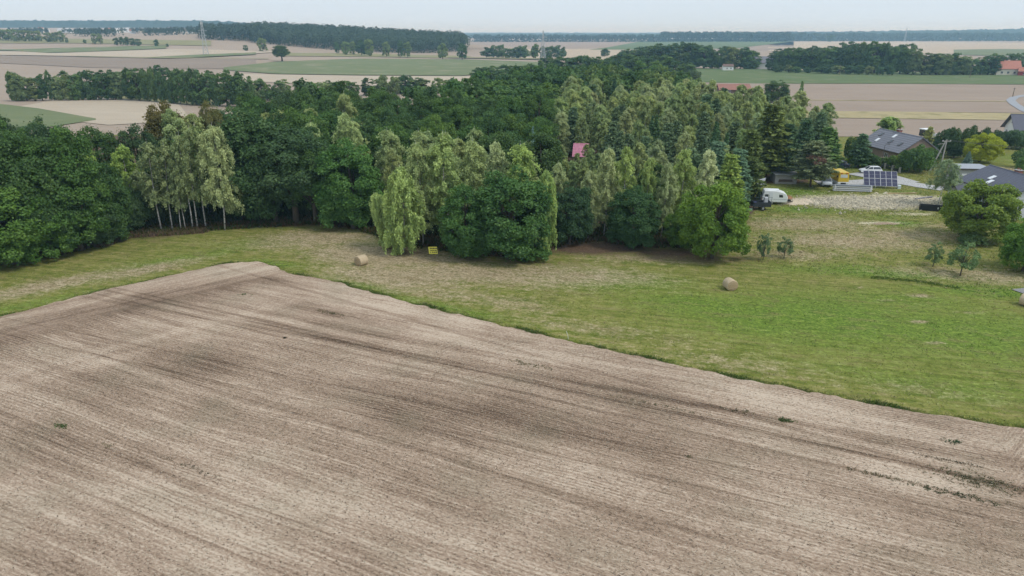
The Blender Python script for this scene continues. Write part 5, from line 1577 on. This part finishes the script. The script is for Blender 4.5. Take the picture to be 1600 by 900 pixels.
def wheel(parent, x, y, r, w, s):
    t_ = MB().lathe([(r * 0.62, -w / 2), (r * 0.95, -w / 2), (r, -w * 0.35), (r, w * 0.35), (r * 0.95, w / 2), (r * 0.62, w / 2)], (x, y, r), "y", 20)
    wh = t_.build("wheel", TYRE, parent, smooth=True)
    MB().lathe([(0.0, s * w * 0.42), (r * 0.3, s * w * 0.44), (r * 0.64, s * w * 0.36), (r * 0.64, -s * w * 0.3)], (x, y, r), "y", 14).build("rim", RIM, wh)

def car(px, py, rz, paint, label, estate=False):
    p = G(px, py)
    o = thing("parked_car", (p.x, p.y, 0.06), rz, label, "car")
    W = 1.78
    low = [(-2.1, 0.30), (2.05, 0.30), (2.12, 0.48), (2.08, 0.66), (1.9, 0.80), (1.0, 0.95), (-1.9, 0.98), (-2.12, 0.85), (-2.15, 0.5)]
    MB().prism(low, -W / 2, W / 2).build("body", paint, o, bevel=0.07)
    tail = -1.85 if estate else -1.55
    def cab(inset, z1, x0, x1, x2, x3, mat_, nm, w0=0.80, w1=0.62, z0=0.95, par=o):
        vs = []
        for y in (-1, 1):
            vs += [(x0, y * w0, z0), (x1, y * w0, z0), (x2, y * w1, z1), (x3, y * w1, z1)]
        return MB().add(vs, [(0, 1, 2, 3), (7, 6, 5, 4), (0, 4, 5, 1), (1, 5, 6, 2), (2, 6, 7, 3), (3, 7, 4, 0)]).build(nm, mat_, par, bevel=0.03)
    cab(0, 1.42, tail - 0.1, 1.0, 0.25, tail + 0.28, GLASS, "window")
    vs = [(0.30, -0.63, 1.41), (0.30, 0.63, 1.41), (tail + 0.22, 0.63, 1.43), (tail + 0.22, -0.63, 1.43)]
    MB().add([(x, y, z) for x, y, z in vs] + [(x * 0.96, y * 0.94, z + 0.06) for x, y, z in vs], [(0, 3, 2, 1), (4, 5, 6, 7), (0, 1, 5, 4), (1, 2, 6, 5), (2, 3, 7, 6), (3, 0, 4, 7)]).build("roof", paint, o, bevel=0.03)
    for y in (-1, 1):
        for xa, xb, za, zb, ya, yb in ((1.0, 0.28, 0.95, 1.42, .80, .63), (-0.25, -0.32, 0.95, 1.43, .805, .635), (tail - 0.08, tail + 0.26, 0.95, 1.43, .80, .63)):
            MB().bar((xa, y * ya, za), (xb, y * yb, zb), 0.045, 6).build("pillar", paint, o)
        for x in (1.32, -1.32):
            wheel(o, x, y * 0.80, 0.32, 0.2, y)
        MB().box((2.06, y * 0.62, 0.66), (0.12, 0.36, 0.15)).build("headlight", LAMPW, o)
        MB().box((-2.12, y * 0.68, 0.74), (0.08, 0.26, 0.16)).build("tail_light", LAMPR, o)
        MB().box((0.72, y * 0.97, 0.98), (0.14, 0.16, 0.11)).build("wing_mirror", paint, o)
    MB().box((2.10, 0, 0.44), (0.08, 1.2, 0.14)).build("bumper_grille", BLACKP, o)
    MB().box((-2.15, 0, 0.55), (0.04, 0.5, 0.11)).build("number_plate", TRIMW, o)
    return o
car(1359, 271, math.radians(172), CARW, "white car parked on the drive behind the solar panels", True)
car(1291, 290, math.radians(-112), CARS, "silver car parked beside the rusty-twigged pine")
car(1311, 262, math.radians(150), CARB, "dark blue car parked under the trees by the lawn")

def van():
    p = G(1320, 294)
    o = thing("yellow_van", (p.x, p.y + 1.0, 0.06), math.radians(-4), "yellow box van with white lower panel seen from behind the silver beams", "van")
    Y = plain("van_yellow", (0.62, 0.42, 0.03), 0.4, 0.05, spec=0.5)
    W_ = plain("van_white", (0.70, 0.71, 0.72), 0.4, 0.04)
    vs = [(-1.05, 0, 0.9), (1.05, 0, 0.9), (0.92, 0.12, 2.75), (-0.92, 0.12, 2.75)]
    m = MB().add(vs + [(x, y + 4.4, z) for x, y, z in vs], [(0, 1, 2, 3), (7, 6, 5, 4), (0, 4, 5, 1), (1, 5, 6, 2), (2, 6, 7, 3), (3, 7, 4, 0)])
    m.build("body", Y, o, bevel=0.1)
    MB().box((0, 2.2, 0.62), (2.12, 4.5, 0.58)).build("lower_panel", W_, o, bevel=0.05)
    MB().box((0, -0.06, 0.60), (0.95, 0.05, 0.36)).build("grille", BLACKP, o)
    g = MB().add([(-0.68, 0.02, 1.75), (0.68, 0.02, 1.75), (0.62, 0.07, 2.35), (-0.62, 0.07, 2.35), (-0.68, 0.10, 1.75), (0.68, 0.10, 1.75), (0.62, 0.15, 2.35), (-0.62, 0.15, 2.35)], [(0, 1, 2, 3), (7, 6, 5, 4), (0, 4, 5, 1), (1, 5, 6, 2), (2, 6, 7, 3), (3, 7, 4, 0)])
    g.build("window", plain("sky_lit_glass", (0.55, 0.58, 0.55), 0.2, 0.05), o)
    for s in (-1, 1):
        MB().box((s * 0.5, 0.04, 2.62), (0.4, 0.1, 0.12)).build("marker_light", LAMPR, o)
        MB().box((s * 0.80, -0.07, 0.62), (0.30, 0.05, 0.26)).build("headlight", LAMPW, o)
        MB().box((s * 1.2, 0.3, 1.95), (0.16, 0.12, 0.42)).build("wing_mirror", BLACKP, o)
        MB().bar((s * 0.98, 0.3, 1.9), (s * 1.16, 0.3, 1.95), 0.025).build("mirror_arm", BLACKP, o)
    for y in (0.9, 3.5):
        for s in (-1, 1):
            t_ = MB().lathe([(0.22, -.1), (0.36, -.1), (0.38, 0), (0.36, .1), (0.22, .1)], (s * 0.95, y, 0.38), "x", 18).build("wheel", TYRE, o, smooth=True)
            MB().lathe([(0, s * .06), (0.23, s * .05)], (s * 0.95, y, 0.38), "x", 12).build("rim", RIM, t_)
van()

def beams():
    a, b = G(1301, 299), G(1362, 301)
    c = (a + b) / 2
    rz = math.atan2(b.y - a.y, b.x - a.x)
    o = thing("beam_stack", (c.x, c.y, 0.05), rz, "stack of long silver-white beams lying in front of the yellow van", "beams")
    L = (b - a).length
    for i in range(3):
        for k in range(3):
            MB().box((rnd.uniform(-.08, .08), k * 0.3, 0.22 + i * 0.36), (L, 0.2, 0.16)).build("beam", plain("beam_white", (0.66, 0.66, 0.68), 0.45, 0.08), o)
    for x in (-L / 2 + 0.3, L / 2 - 0.3):
        MB().box((x, -0.14, 0.62), (0.12, 0.06, 1.25)).build("end_post", TRIMW, o)
        MB().box((x, 0.3, 0.08), (0.14, 1.0, 0.12)).build("bearer", WOODP, o)
    MB().box((0, 0.32, 1.16), (L, 0.95, 0.06)).build("cover_sheet", plain("sheet_grey", (0.20, 0.22, 0.24), 0.6), o)
beams()

def solar():
    a, b = G(1349, 294), G(1402, 296)
    rz = math.atan2(b.y - a.y, b.x - a.x)
    c = (a + b) / 2
    o = thing("solar_panel_rack", (c.x, c.y, 0.05), rz, "ground rack of twelve dark blue solar panels in two rows in the yard", "solar panels")
    t = NT("solar_cells")
    s = t.n("SeparateXYZ", {0: t.obj()})
    def ln(k, pitch):
        f = t.math("FRACT", t.math("DIVIDE", s.outputs[k], pitch))
        return t.math("LESS_THAN", f, 0.06)
    g = t.math("MAXIMUM", ln(0, 0.165), ln(1, 0.17))
    CELL = t.done(t.mix(g, (0.020, 0.022, 0.065), (0.05, 0.055, 0.10)), 0.22, spec=0.5)
    tilt = math.radians(52)
    n, pw, ph = 6, (b - a).length / 6, 1.62
    rack = Matrix.Rotation(tilt, 4, "X")
    for i in range(n):
        for k in range(2):
            ctr = Vector(((i - n / 2 + 0.5) * pw, (k + 0.5) * ph * math.cos(tilt), 0.45 + (k + 0.5) * ph * math.sin(tilt)))
            fr = MB()
            for dx in (-1, 1): fr.box((dx * (pw / 2 - 0.016), 0, 0), (0.03, ph - 0.02, 0.05))
            for dy in (-1, 0, 1): fr.box((0, dy * (ph / 2 - 0.03), 0), (pw - 0.1, 0.026 if dy else 0.012, 0.048))
            f = fr.build("panel_frame", plain("alu_frame", (0.62, 0.63, 0.66), 0.4), o)
            f.location = ctr; f.rotation_euler = (tilt, 0, 0)
            MB().box((0, 0, 0.0), (pw - 0.08, ph - 0.06, 0.03)).build("cell_sheet", CELL, f)
    for x in (-2.6, -0.9, 0.9, 2.6):
        m = MB()
        m.bar((x, 0.0, 0.35), (x, 2 * ph * math.cos(tilt), 0.35 + 2 * ph * math.sin(tilt)), 0.035)
        m.bar((x, 2 * ph * math.cos(tilt) * .9, 0), (x, 2 * ph * math.cos(tilt) * .9, 0.35 + 1.8 * ph * math.sin(tilt)), 0.035)
        m.bar((x, 0.05, 0), (x, 0.05, 0.4), 0.035)
        m.build("support", CHROME, o)
    MB().box((pw * 3 + 0.35, 0.5, 0.35), (0.6, 0.7, 0.7)).build("inverter_cover", plain("cover_pale", (0.62, 0.70, 0.70), 0.6), o, bevel=0.04)
solar()

def caravan():
    a, b = G(1192, 319), G(1229, 322)
    c = (a + b) / 2
    o = thing("caravan", (c.x + 0.1, c.y + 1.0, 0.06), math.radians(-10), "white touring caravan parked at the corner of the wood", "caravan")
    WH = plain("caravan_white", (0.76, 0.77, 0.76), 0.35, 0.04)
    prof = [(-2.0, 0.45), (1.75, 0.45), (2.05, 0.70), (2.10, 1.3), (1.75, 1.95), (1.2, 2.18), (0.2, 2.42), (-1.5, 2.48), (-1.85, 2.38), (-2.12, 1.3), (-2.15, 0.7)]
    MB().prism(prof, -1.05, 1.05).build("body", WH, o, bevel=0.10)
    MB().box((-0.3, 0, 2.47), (1.9, 1.4, 0.07)).build("roof_panel", plain("caravan_roof", (0.80, 0.82, 0.82), 0.4, 0.03), o, bevel=0.03)
    w = MB().add([(0.62, -1.055, 1.32), (1.30, -1.055, 1.32), (1.16, -1.055, 1.80), (0.58, -1.055, 1.80), (0.62, -1.03, 1.32), (1.30, -1.03, 1.32), (1.16, -1.03, 1.80), (0.58, -1.03, 1.80)], [(0, 1, 2, 3), (7, 6, 5, 4), (0, 4, 5, 1), (1, 5, 6, 2), (2, 6, 7, 3), (3, 7, 4, 0)]).build("window", GLASS, o)
    for x, wd in ((-1.45, 0.55),):
        MB().box((x, -1.06, 1.55), (wd, 0.03, 0.5)).build("window", GLASS, o)
    d = MB().box((-0.75, -1.058, 1.35), (0.62, 0.03, 1.62)).build("door", plain("caravan_door", (0.68, 0.70, 0.71), 0.4), o, bevel=0.01)
    MB().box((-0.52, -1.085, 1.3), (0.1, 0.04, 0.05)).build("handle", BLACKP, d)
    MB().box((0, -1.056, 0.98), (3.9, 0.02, 0.05)).build("trim_strip", plain("strip_grey", (0.35, 0.36, 0.38)), o)
    for s in (-1, 1):
        wheel(o, -0.45, s * 0.94, 0.31, 0.2, s)
    m = MB()
    m.bar((2.0, -0.5, 0.5), (3.2, 0, 0.48), 0.04).bar((2.0, 0.5, 0.5), (3.2, 0, 0.48), 0.04)
    m.build("drawbar", BLACKP, o)
    MB().box((2.55, 0, 0.66), (0.5, 0.6, 0.3)).build("gas_locker", BLACKP, o, bevel=0.03)
    MB().tube([(3.1, 0, 0.05), (3.1, 0, 0.8)], 0.03, 6).build("jockey_stand", BLACKP, o)
    for x in (-1.8, 1.7):
        MB().bar((x, -0.9, 0.05), (x, -0.9, 0.45), 0.03).build("corner_steady", BLACKP, o)
    MB().box((-2.14, 0, 1.65), (0.04, 1.3, 0.5)).build("window", GLASS, o)
    MB().box((-2.16, -0.75, 0.8), (0.04, 0.2, 0.3)).build("tail_light", LAMPR, o)
caravan()

def trailer():
    p = G(1190, 329)
    o = thing("box_trailer", (p.x, p.y + 0.6, 0.06), math.radians(-4), "dark box trailer with tall mesh sides parked against the caravan", "trailer")
    o.scale = (1.12, 1.2, 1.3)
    D = plain("trailer_dark", (0.035, 0.042, 0.048), 0.6, 0.15)
    MB().box((0, 0, 0.50), (2.6, 1.4, 0.06)).build("floor", D, o)
    for s in (-1, 1):
        MB().box((0, s * 0.68, 0.80), (2.6, 0.05, 0.56)).build("side_panel", D, o)
        MB().box((s * 1.28, 0, 0.80), (0.05, 1.32, 0.56)).build("end_panel", D, o)
    for x in (-1.25, -0.6, 0.1, 0.75, 1.25):
        for s in (-1, 1):
            MB().bar((x, s * 0.68, 1.08), (x, s * 0.68, 1.75), 0.022).build("cage_post", D, o)
    for s in (-1, 1):
        for z in (1.4, 1.75):
            MB().bar((-1.25, s * 0.68, z), (1.25, s * 0.68, z), 0.018).build("cage_rail", D, o)
    for s in (-1, 1):
        wheel(o, 0.1, s * 0.8, 0.28, 0.17, s)
    MB().bar((-1.3, 0, 0.48), (-2.1, 0, 0.45), 0.035).build("drawbar", D, o)
    MB().box((-0.9, 0, 0.75), (0.5, 0.6, 0.4)).build("blue_crate", plain("crate_blue", (0.08, 0.09, 0.25), 0.6), o, bevel=0.03)
    MB().box((0.65, 0.1, 1.15), (0.55, 0.6, 0.9)).build("fridge", plain("fridge_white", (0.62, 0.64, 0.66), 0.5), o, bevel=0.03)
trailer()

def pile(px, py, rx, ry, h, label, m, seed, name="sand_pile"):
    p = G(px, py); r = random.Random(seed)
    n, k = 22, 7
    vs = [(0, 0, h)]
    for i in range(1, k + 1):
        f = i / k
        for j in range(n):
            a = 2 * math.pi * j / n
            w = 1 + 0.18 * math.sin(3 * a + seed) + r.uniform(-.06, .06)
            vs.append((rx * f * w * math.cos(a), ry * f * w * math.sin(a), h * (1 - f) ** 1.2 * (1 + r.uniform(-.15, .15)) - (0.08 if i == k else 0)))
    fs = [(0, 1 + j, 1 + (j + 1) % n) for j in range(n)]
    for i in range(k - 1):
        fs += [(1 + i * n + j, 1 + (i + 1) * n + j, 1 + (i + 1) * n + (j + 1) % n, 1 + i * n + (j + 1) % n) for j in range(n)]
    o = MB().add(vs, fs).build(name, m)
    o.location = (p.x, p.y, 0.05)
    tag(o, label, "pile")
SANDM = plain("pale_sand", (0.55, 0.46, 0.34), 0.95, 0.15, 6)
pile(1243, 318, 2.2, 1.6, 0.9, "pale sand heap in front of the caravan's drawbar", SANDM, 3)
pile(1258, 315, 1.7, 1.2, 0.55, "lower pale sand heap next to the caravan's sand heap", SANDM, 5)
pile(1232, 311, 1.0, 0.8, 0.7, "small orange-brown heap behind the caravan's nose", plain("rust_soil", (0.30, 0.16, 0.08), 0.95), 7)
pile(1382, 350, 2.3, 0.6, 0.25, "low bare earth heap in the grass below the rubble", plain("bare_earth", (0.34, 0.25, 0.18), 0.95), 9)
pile(1384, 303, 0.55, 0.4, 0.4, "small pale stone lying before the solar panels", plain("pale_stone", (0.60, 0.55, 0.44), 0.9), 11, "boulder")

def trough():
    a, b = G(1438, 329), G(1478, 332)
    c = (a + b) / 2; rz = math.atan2(b.y - a.y, b.x - a.x); L = (b - a).length
    o = thing("black_trough", (c.x, c.y + 0.4, 0.06), rz, "long low black container lying beside the walnut tree", "container")
    BK = plain("black_plastic_dull", (0.010, 0.011, 0.013), 0.55, 0.15)
    for s in (-1, 1):
        MB().box((0, s * 0.45, 0.45), (L, 0.06, 0.9)).build("side_panel", BK, o)
        MB().box((s * (L / 2 - 0.03), 0, 0.45), (0.06, 0.84, 0.9)).build("end_panel", BK, o)
    MB().box((0, 0, 0.05), (L - 0.12, 0.84, 0.06)).build("floor", BK, o)
    MB().box((0, 0.49, 0.93), (L + 0.04, 0.1, 0.05)).build("rim", plain("rim_grey", (0.12, 0.12, 0.12)), o)
    MB().box((0.75, -0.5, 0.55), (0.18, 0.05, 0.3)).build("outlet", CHROME, o)
trough()

def kart():
    p = G(1506, 368)
    o = thing("ride_on_mower", (p.x, p.y, 0.06), math.radians(-15), "small red and black mower on the grass under the walnut tree", "mower")
    MB().prism([(-0.8, .25), (0.8, .25), (0.85, .42), (0.4, .55), (-0.1, .42), (-0.8, .45)], -0.36, 0.36).build("body", plain("mower_black", (0.03, 0.03, 0.03), 0.5), o, bevel=0.03)
    MB().prism([(-0.85, .46), (-0.15, .44), (-0.25, .68), (-0.75, .70)], -0.30, 0.30).build("hood", plain("mower_red", (0.42, 0.03, 0.025), 0.4), o, bevel=0.04)
    MB().box((0.45, 0, 0.66), (0.4, 0.4, 0.1)).build("seat", plain("mower_seat", (0.55, 0.55, 0.55)), o, bevel=0.02)
    for x in (-0.55, 0.55):
        for s in (-1, 1):
            wheel(o, x, s * 0.42, 0.2, 0.14, s)
kart()

# timber and pipes lying at the back of the rubble
for i, (a, b, wdt, col, lab) in enumerate((((1385, 303.5), (1432, 303), 0.14, (0.50, 0.36, 0.22), "long pale timber plank lying behind the rubble"), ((1430, 312), (1456, 309), 0.22, (0.20, 0.20, 0.24), "grey pipe lying at the back of the rubble"))):
    A, B = G(*a), G(*b)
    tag(MB().tube([(A.x, A.y, 0.15), (B.x, B.y, 0.2)], wdt * .7, 6 if i else 4).build("plank" if not i else "pipe", plain("lying_%d" % i, col, 0.8)), lab, "timber" if not i else "pipe")

# drive
DRV = plain("concrete_drive", (0.42, 0.41, 0.40), 0.9, 0.10, 0.8)
def drive(name, pts_px, width, m, z=0.13):
    P = [G(a, b) for a, b in pts_px]
    vs, fs = [], []
    for i, p_ in enumerate(P):
        d = (P[min(i + 1, len(P) - 1)] - P[max(i - 1, 0)]).normalized()
        nrm = Vector((-d.y, d.x, 0))
        vs += [tuple(p_ + nrm * width / 2 + Vector((0, 0, z))), tuple(p_ - nrm * width / 2 + Vector((0, 0, z)))]
        if i: fs.append((2 * i - 2, 2 * i - 1, 2 * i + 1, 2 * i))
    o = MB().add(vs, fs).build(name, m)
    return tag(o, kind="structure")
drive("driveway", [(1276, 286), (1320, 287), (1370, 284), (1410, 286), (1440, 291), (1475, 296)], 4.4, DRV)
drive("driveway", [(1335, 275), (1360, 271), (1390, 276), (1425, 286)], 3.6, DRV, 0.136)
drive("road", [(1625, 147), (1600, 150), (1585, 153), (1579, 157.5), (1584, 163), (1600, 173), (1640, 190)], 3.4, plain("asphalt_pale", (0.30, 0.31, 0.33), 0.9, 0.1, 0.3), 0.30)
drive("path", [(1594, 452), (1605, 456), (1630, 462)], 2.6, plain("path_grit", (0.24, 0.235, 0.235), 0.9, 0.15, 2), 0.13)

# garden fence by the drive
def fence():
    pts_ = [(1344, 256), (1352, 257), (1360, 259), (1370, 261), (1382, 264), (1394, 267), (1405, 270)]
    o = thing("garden_fence", G(*pts_[0]), 0, "low garden fence on pale stone posts between drive and brick-gabled house", "fence")
    PST = plain("stone_post", (0.42, 0.39, 0.34), 0.9, 0.15)
    b0 = G(*pts_[0])
    prev = None
    for a in pts_:
        q = G(*a) - b0
        MB().box((q.x, q.y, 0.6), (0.35, 0.35, 1.2)).build("post", PST, o)
        if prev is not None:
            ang = math.atan2(q.y - prev.y, q.x - prev.x); ln_ = (q - prev).length - 0.4
            mid = (q + prev) / 2
            for z in (0.35, 0.65, 0.95):
                MB().box((mid.x, mid.y, z), (ln_, 0.05, 0.16), ang).build("rail", plain("fence_dark", (0.045, 0.05, 0.045), 0.8), o)
        prev = q
fence()

def garden_figure(px, py, label, col, h=1.1, seed=1):
    p = G(px, py)
    o = tag(MB().lathe([(0, 0), (0.28, 0), (0.3, 0.12), (0.16, 0.2), (0.14, 0.5 * h), (0.26, 0.62 * h), (0.2, 0.78 * h), (0.12, 0.82 * h), (0.16, 0.92 * h), (0.0, h)], (p.x, p.y, 0.05), "z", 12).build("garden_statue", plain("statue_%d" % seed, col, 0.8), smooth=True), label, "statue")
garden_figure(1379, 261, "white garden ornament behind the fence by the house", (0.70, 0.68, 0.66), 1.5, 1)
garden_figure(1386, 260, "pinkish garden ornament beside the white one", (0.55, 0.34, 0.29), 1.7, 2)
garden_figure(1393, 262, "second pinkish garden ornament, nearer the dark shrub", (0.52, 0.33, 0.28), 1.4, 3)

# tractor-like machine behind the house
def tractor():
    p = G(1421, 228)
    o = thing("parked_tractor", (p.x + 6, p.y + 4, 0), math.radians(12), "white-cabbed farm machine parked behind the brick-gabled house", "tractor")
    MB().box((0, 0, 2.9), (2.6, 1.9, 1.6)).build("cab", GLASS, o, bevel=0.1)
    MB().box((0, 0, 3.85), (2.9, 2.1, 0.3)).build("cab_roof", TRIMW, o, bevel=0.1)
    MB().box((2.6, 0, 2.0), (2.8, 1.1, 1.0)).build("hood", plain("hood_grey", (0.4, 0.42, 0.42), 0.5), o, bevel=0.1)
    MB().box((0.8, 0, 1.3), (4.2, 1.0, 0.7)).build("chassis", BLACKP, o)
    for s in (-1, 1):
        wheel(o, -0.5, s * 1.1, 0.95, 0.5, s)
        wheel(o, 3.0, s * 1.0, 0.65, 0.4, s)
tractor()

# ------------------------------------------------------------------ poles, lines, pylons
POLE = plain("concrete_pole", (0.40, 0.38, 0.35), 0.9, 0.1)
def a_pole():
    p = G(1468, 268)
    o = thing("utility_pole", p, 0, "concrete A-frame power pole behind the weeping tree", "utility pole")
    top = top_z(1466, 218, p.y)
    MB().tube([(0, 0, 0), (0.1, 0, top)], [0.17, 0.11], 8).build("post", POLE, o)
    MB().tube([(-2.0, 0.3, 0), (-0.05, 0.05, top - 0.2)], [0.16, 0.11], 8).build("brace_post", POLE, o)
    MB().box((0.1, 0, top - 0.35), (1.9, 0.12, 0.12)).build("crossarm", POLE, o)
    MB().bar((-1.6, 0, top - 1.0), (-0.1, 0, top - 0.8), 0.05).build("bracket", POLE, o)
    for x in (-0.7, 0.1, 0.9):
        MB().lathe([(0, 0), (0.06, 0.02), (0.07, 0.12), (0, 0.2)], (x, 0, top - 0.29), "z", 8).build("insulator", TRIMW, o)
    return p, top
PB_, PT_ = a_pole()
def wire(a, b, sag, label, r=0.018):
    a, b = Vector(a), Vector(b)
    pts_ = [a.lerp(b, i / 14) - Vector((0, 0, sag * 4 * (i / 14) * (1 - i / 14))) for i in range(15)]
    tag(MB().tube(pts_, r, 4).build("overhead_wire", plain("wire_grey", (0.12, 0.12, 0.12), 0.6)), label, "wire", "overhead wires from the A-frame pole")
for i, dx in enumerate((-0.7, 0.1, 0.9)):
    q = (PB_.x + dx, PB_.y, PT_ - 0.1)
    wire(q, (130 + dx, 132 - i, 6.5), 0.8, "%s overhead wire running right from the A-frame pole" % ["upper", "middle", "lower"][i])
    if i < 2:
        wire(q, (90.5 + dx, 156.0, 5.6), 0.6, "%s overhead wire from the A-frame pole to the brick gable" % ["left", "right"][i])
def lamp_post():
    p = G(1378, 268)
    o = thing("lamp_post", (p.x - .4, p.y, 0.05), 0, "thin dark lamp post in front of the brick-gabled house's shrubs", "lamp post")
    MB().tube([(0, 0, 0), (0, 0, 5.6)], [0.06, 0.04], 8).build("post", TRIMD, o)
    MB().tube([(0, 0, 5.55), (0.3, 0, 5.75), (0.75, 0, 5.75)], 0.035, 6).build("arm", TRIMD, o)
    MB().box((0.8, 0, 5.72), (0.5, 0.2, 0.1)).build("lamp_head", TRIMD, o, bevel=0.02)
    MB().box((0, 0, 3.0), (0.9, 0.5, 0.06)).build("bird_table", WOODP, o)
lamp_post()
for i, (px, py, top) in enumerate(((1311, 118, 102), (1328, 116, 104), (1515, 122, 104), (1582, 152, 137), (1600, 125, 104))):
    p = GT(px, py)
    o = thing("wooden_pole", p, 0, "%s wooden line pole from the left at the far green field" % ordinal(i), "utility pole", "line poles along the far green field")
    z = top_z(px, top, p.y)
    MB().tube([(0, 0, 0), (0, 0, z)], [0.20, 0.14], 6).build("post", WOODP, o)
    MB().box((0, 0, z - 0.4), (1.6, 0.14, 0.14)).build("crossarm", WOODP, o)

STEEL = plain("galvanised_steel", (0.42, 0.44, 0.45), 0.6, 0.1)
def pylon(px, py, top, label, wbase, arms, mast=False, r=0.12, dist=None):
    p = GT(px, py)
    h = top_z(px, top, p.y) - p.z
    o = thing("radio_mast" if mast else "power_pylon", p, 0.3, label, "mast" if mast else "pylon")
    hw = wbase / 2; tw = wbase * (0.30 if mast else 0.12)
    lv = [i / 10 for i in range(11)]
    wd = lambda t: hw + (tw / 2 - hw) * min(1, t / 0.9) ** 0.75
    cs = [(-1, -1), (1, -1), (1, 1), (-1, 1)]
    for sx, sy in cs:
        MB().tube([(sx * wd(t), sy * wd(t), t * h) for t in lv], r, 4).build("leg", STEEL, o)
    m = MB()
    for i in range(10):
        a, b = lv[i], lv[i + 1]
        for k in range(4):
            c0, c1 = cs[k], cs[(k + 1) % 4]
            m.bar((c0[0] * wd(a), c0[1] * wd(a), a * h), (c1[0] * wd(b), c1[1] * wd(b), b * h), r * 0.6)
            m.bar((c1[0] * wd(a), c1[1] * wd(a), a * h), (c0[0] * wd(b), c0[1] * wd(b), b * h), r * 0.6)
    m.build("lattice_bracing", STEEL, o)
    for t, l in arms:
        a = MB()
        for s in (-1, 1):
            a.bar((-l, 0, t * h), (l, s * wd(t), t * h - 0.1 if s > 0 else t * h + 0.1), r * 0.7)
        a.bar((-l, 0, t * h), (0, 0, t * h + 1.4), r * 0.6).bar((l, 0, t * h), (0, 0, t * h + 1.4), r * 0.6)
        a.build("crossarm", STEEL, o)
    MB().tube([(0, 0, h * 0.95), (0, 0, h * (1.12 if mast else 1.03))], r * 0.6, 5).build("spike", STEEL, o)
    if mast:
        for k in range(3):
            MB().box((0.8 * math.cos(2.1 * k), 0.8 * math.sin(2.1 * k), h * 0.93), (0.4, 0.25, 2.0)).build("antenna", TRIMW, o)
pylon(322, 86, 33, "pale lattice mast rising above the skyline left of the far wood", 5.0, ((0.72, 4.0), (0.58, 3.2)), True, 0.17)
pylon(848, 94, 48, "lattice power pylon standing in front of the copse", 6.0, ((0.78, 5.0), (0.62, 4.0)), False, 0.16)
pylon(1413, 66, 43, "faint thin mast on the far skyline above the grove", 5.0, ((0.8, 4.0),), True, 0.22)

# ------------------------------------------------------------------ far village under the ridge
vil = [(40, 53, 8, 0), (46, 54, 5, 1), (72, 54, 8, 2), (81, 52, 5, 0), (101, 53, 6, 0), (109, 55, 7, 1), (115, 54, 8, 0), (143, 53, 5, 1), (160, 52, 5, 0), (178, 52, 8, 1), (187, 52.5, 8, 0), (196, 51, 7, 2), (205, 53, 8, 0), (213, 52, 7, 1), (228, 55, 6, 2), (244, 53, 8, 0), (252, 53, 7, 1),
       (262, 55, 6, 0), (273, 55, 9, 2), (281, 55, 7, 2), (290, 54, 5, 0), (302, 56, 6, 0), (313, 55, 6, 1), (378, 56.5, 7, 3), (385, 57, 6, 3), (395, 57.5, 6, 0), (403, 57, 5, 0)]
cnames = ["white", "pale grey", "cream", "rosy"]
for i, (px, py, w, c) in enumerate(vil):
    y = 1560 + rnd.uniform(-60, 160)
    x = (px - 800) / FOC * y * 0.945
    z = float(terrain(x, y))
    wm = w * y / FOC * 1.0
    gable_house("village_house", "tiny %s house in the far village, %s house from the left" % (cnames[c], ordinal(i)), (x, y, z), math.radians(90 + rnd.uniform(-25, 25)), wm, wm * 0.7, max(5.0, wm * 0.55), max(7.5, wm * 0.85),
                (WALLW, WALLG, WALLC, plain("wall_rosy", (0.55, 0.40, 0.36), 0.9))[c], (ROOFG, ROOFR, plain("roof_pale", (0.5, 0.5, 0.5), 0.8))[rnd.choice([0, 1, 2, 2])], 0.4,
                windows=(((-wm * 0.35, 0, 2.5), 1.6, 1.8, "x", 1 if False else -1),), group="houses of the far village")
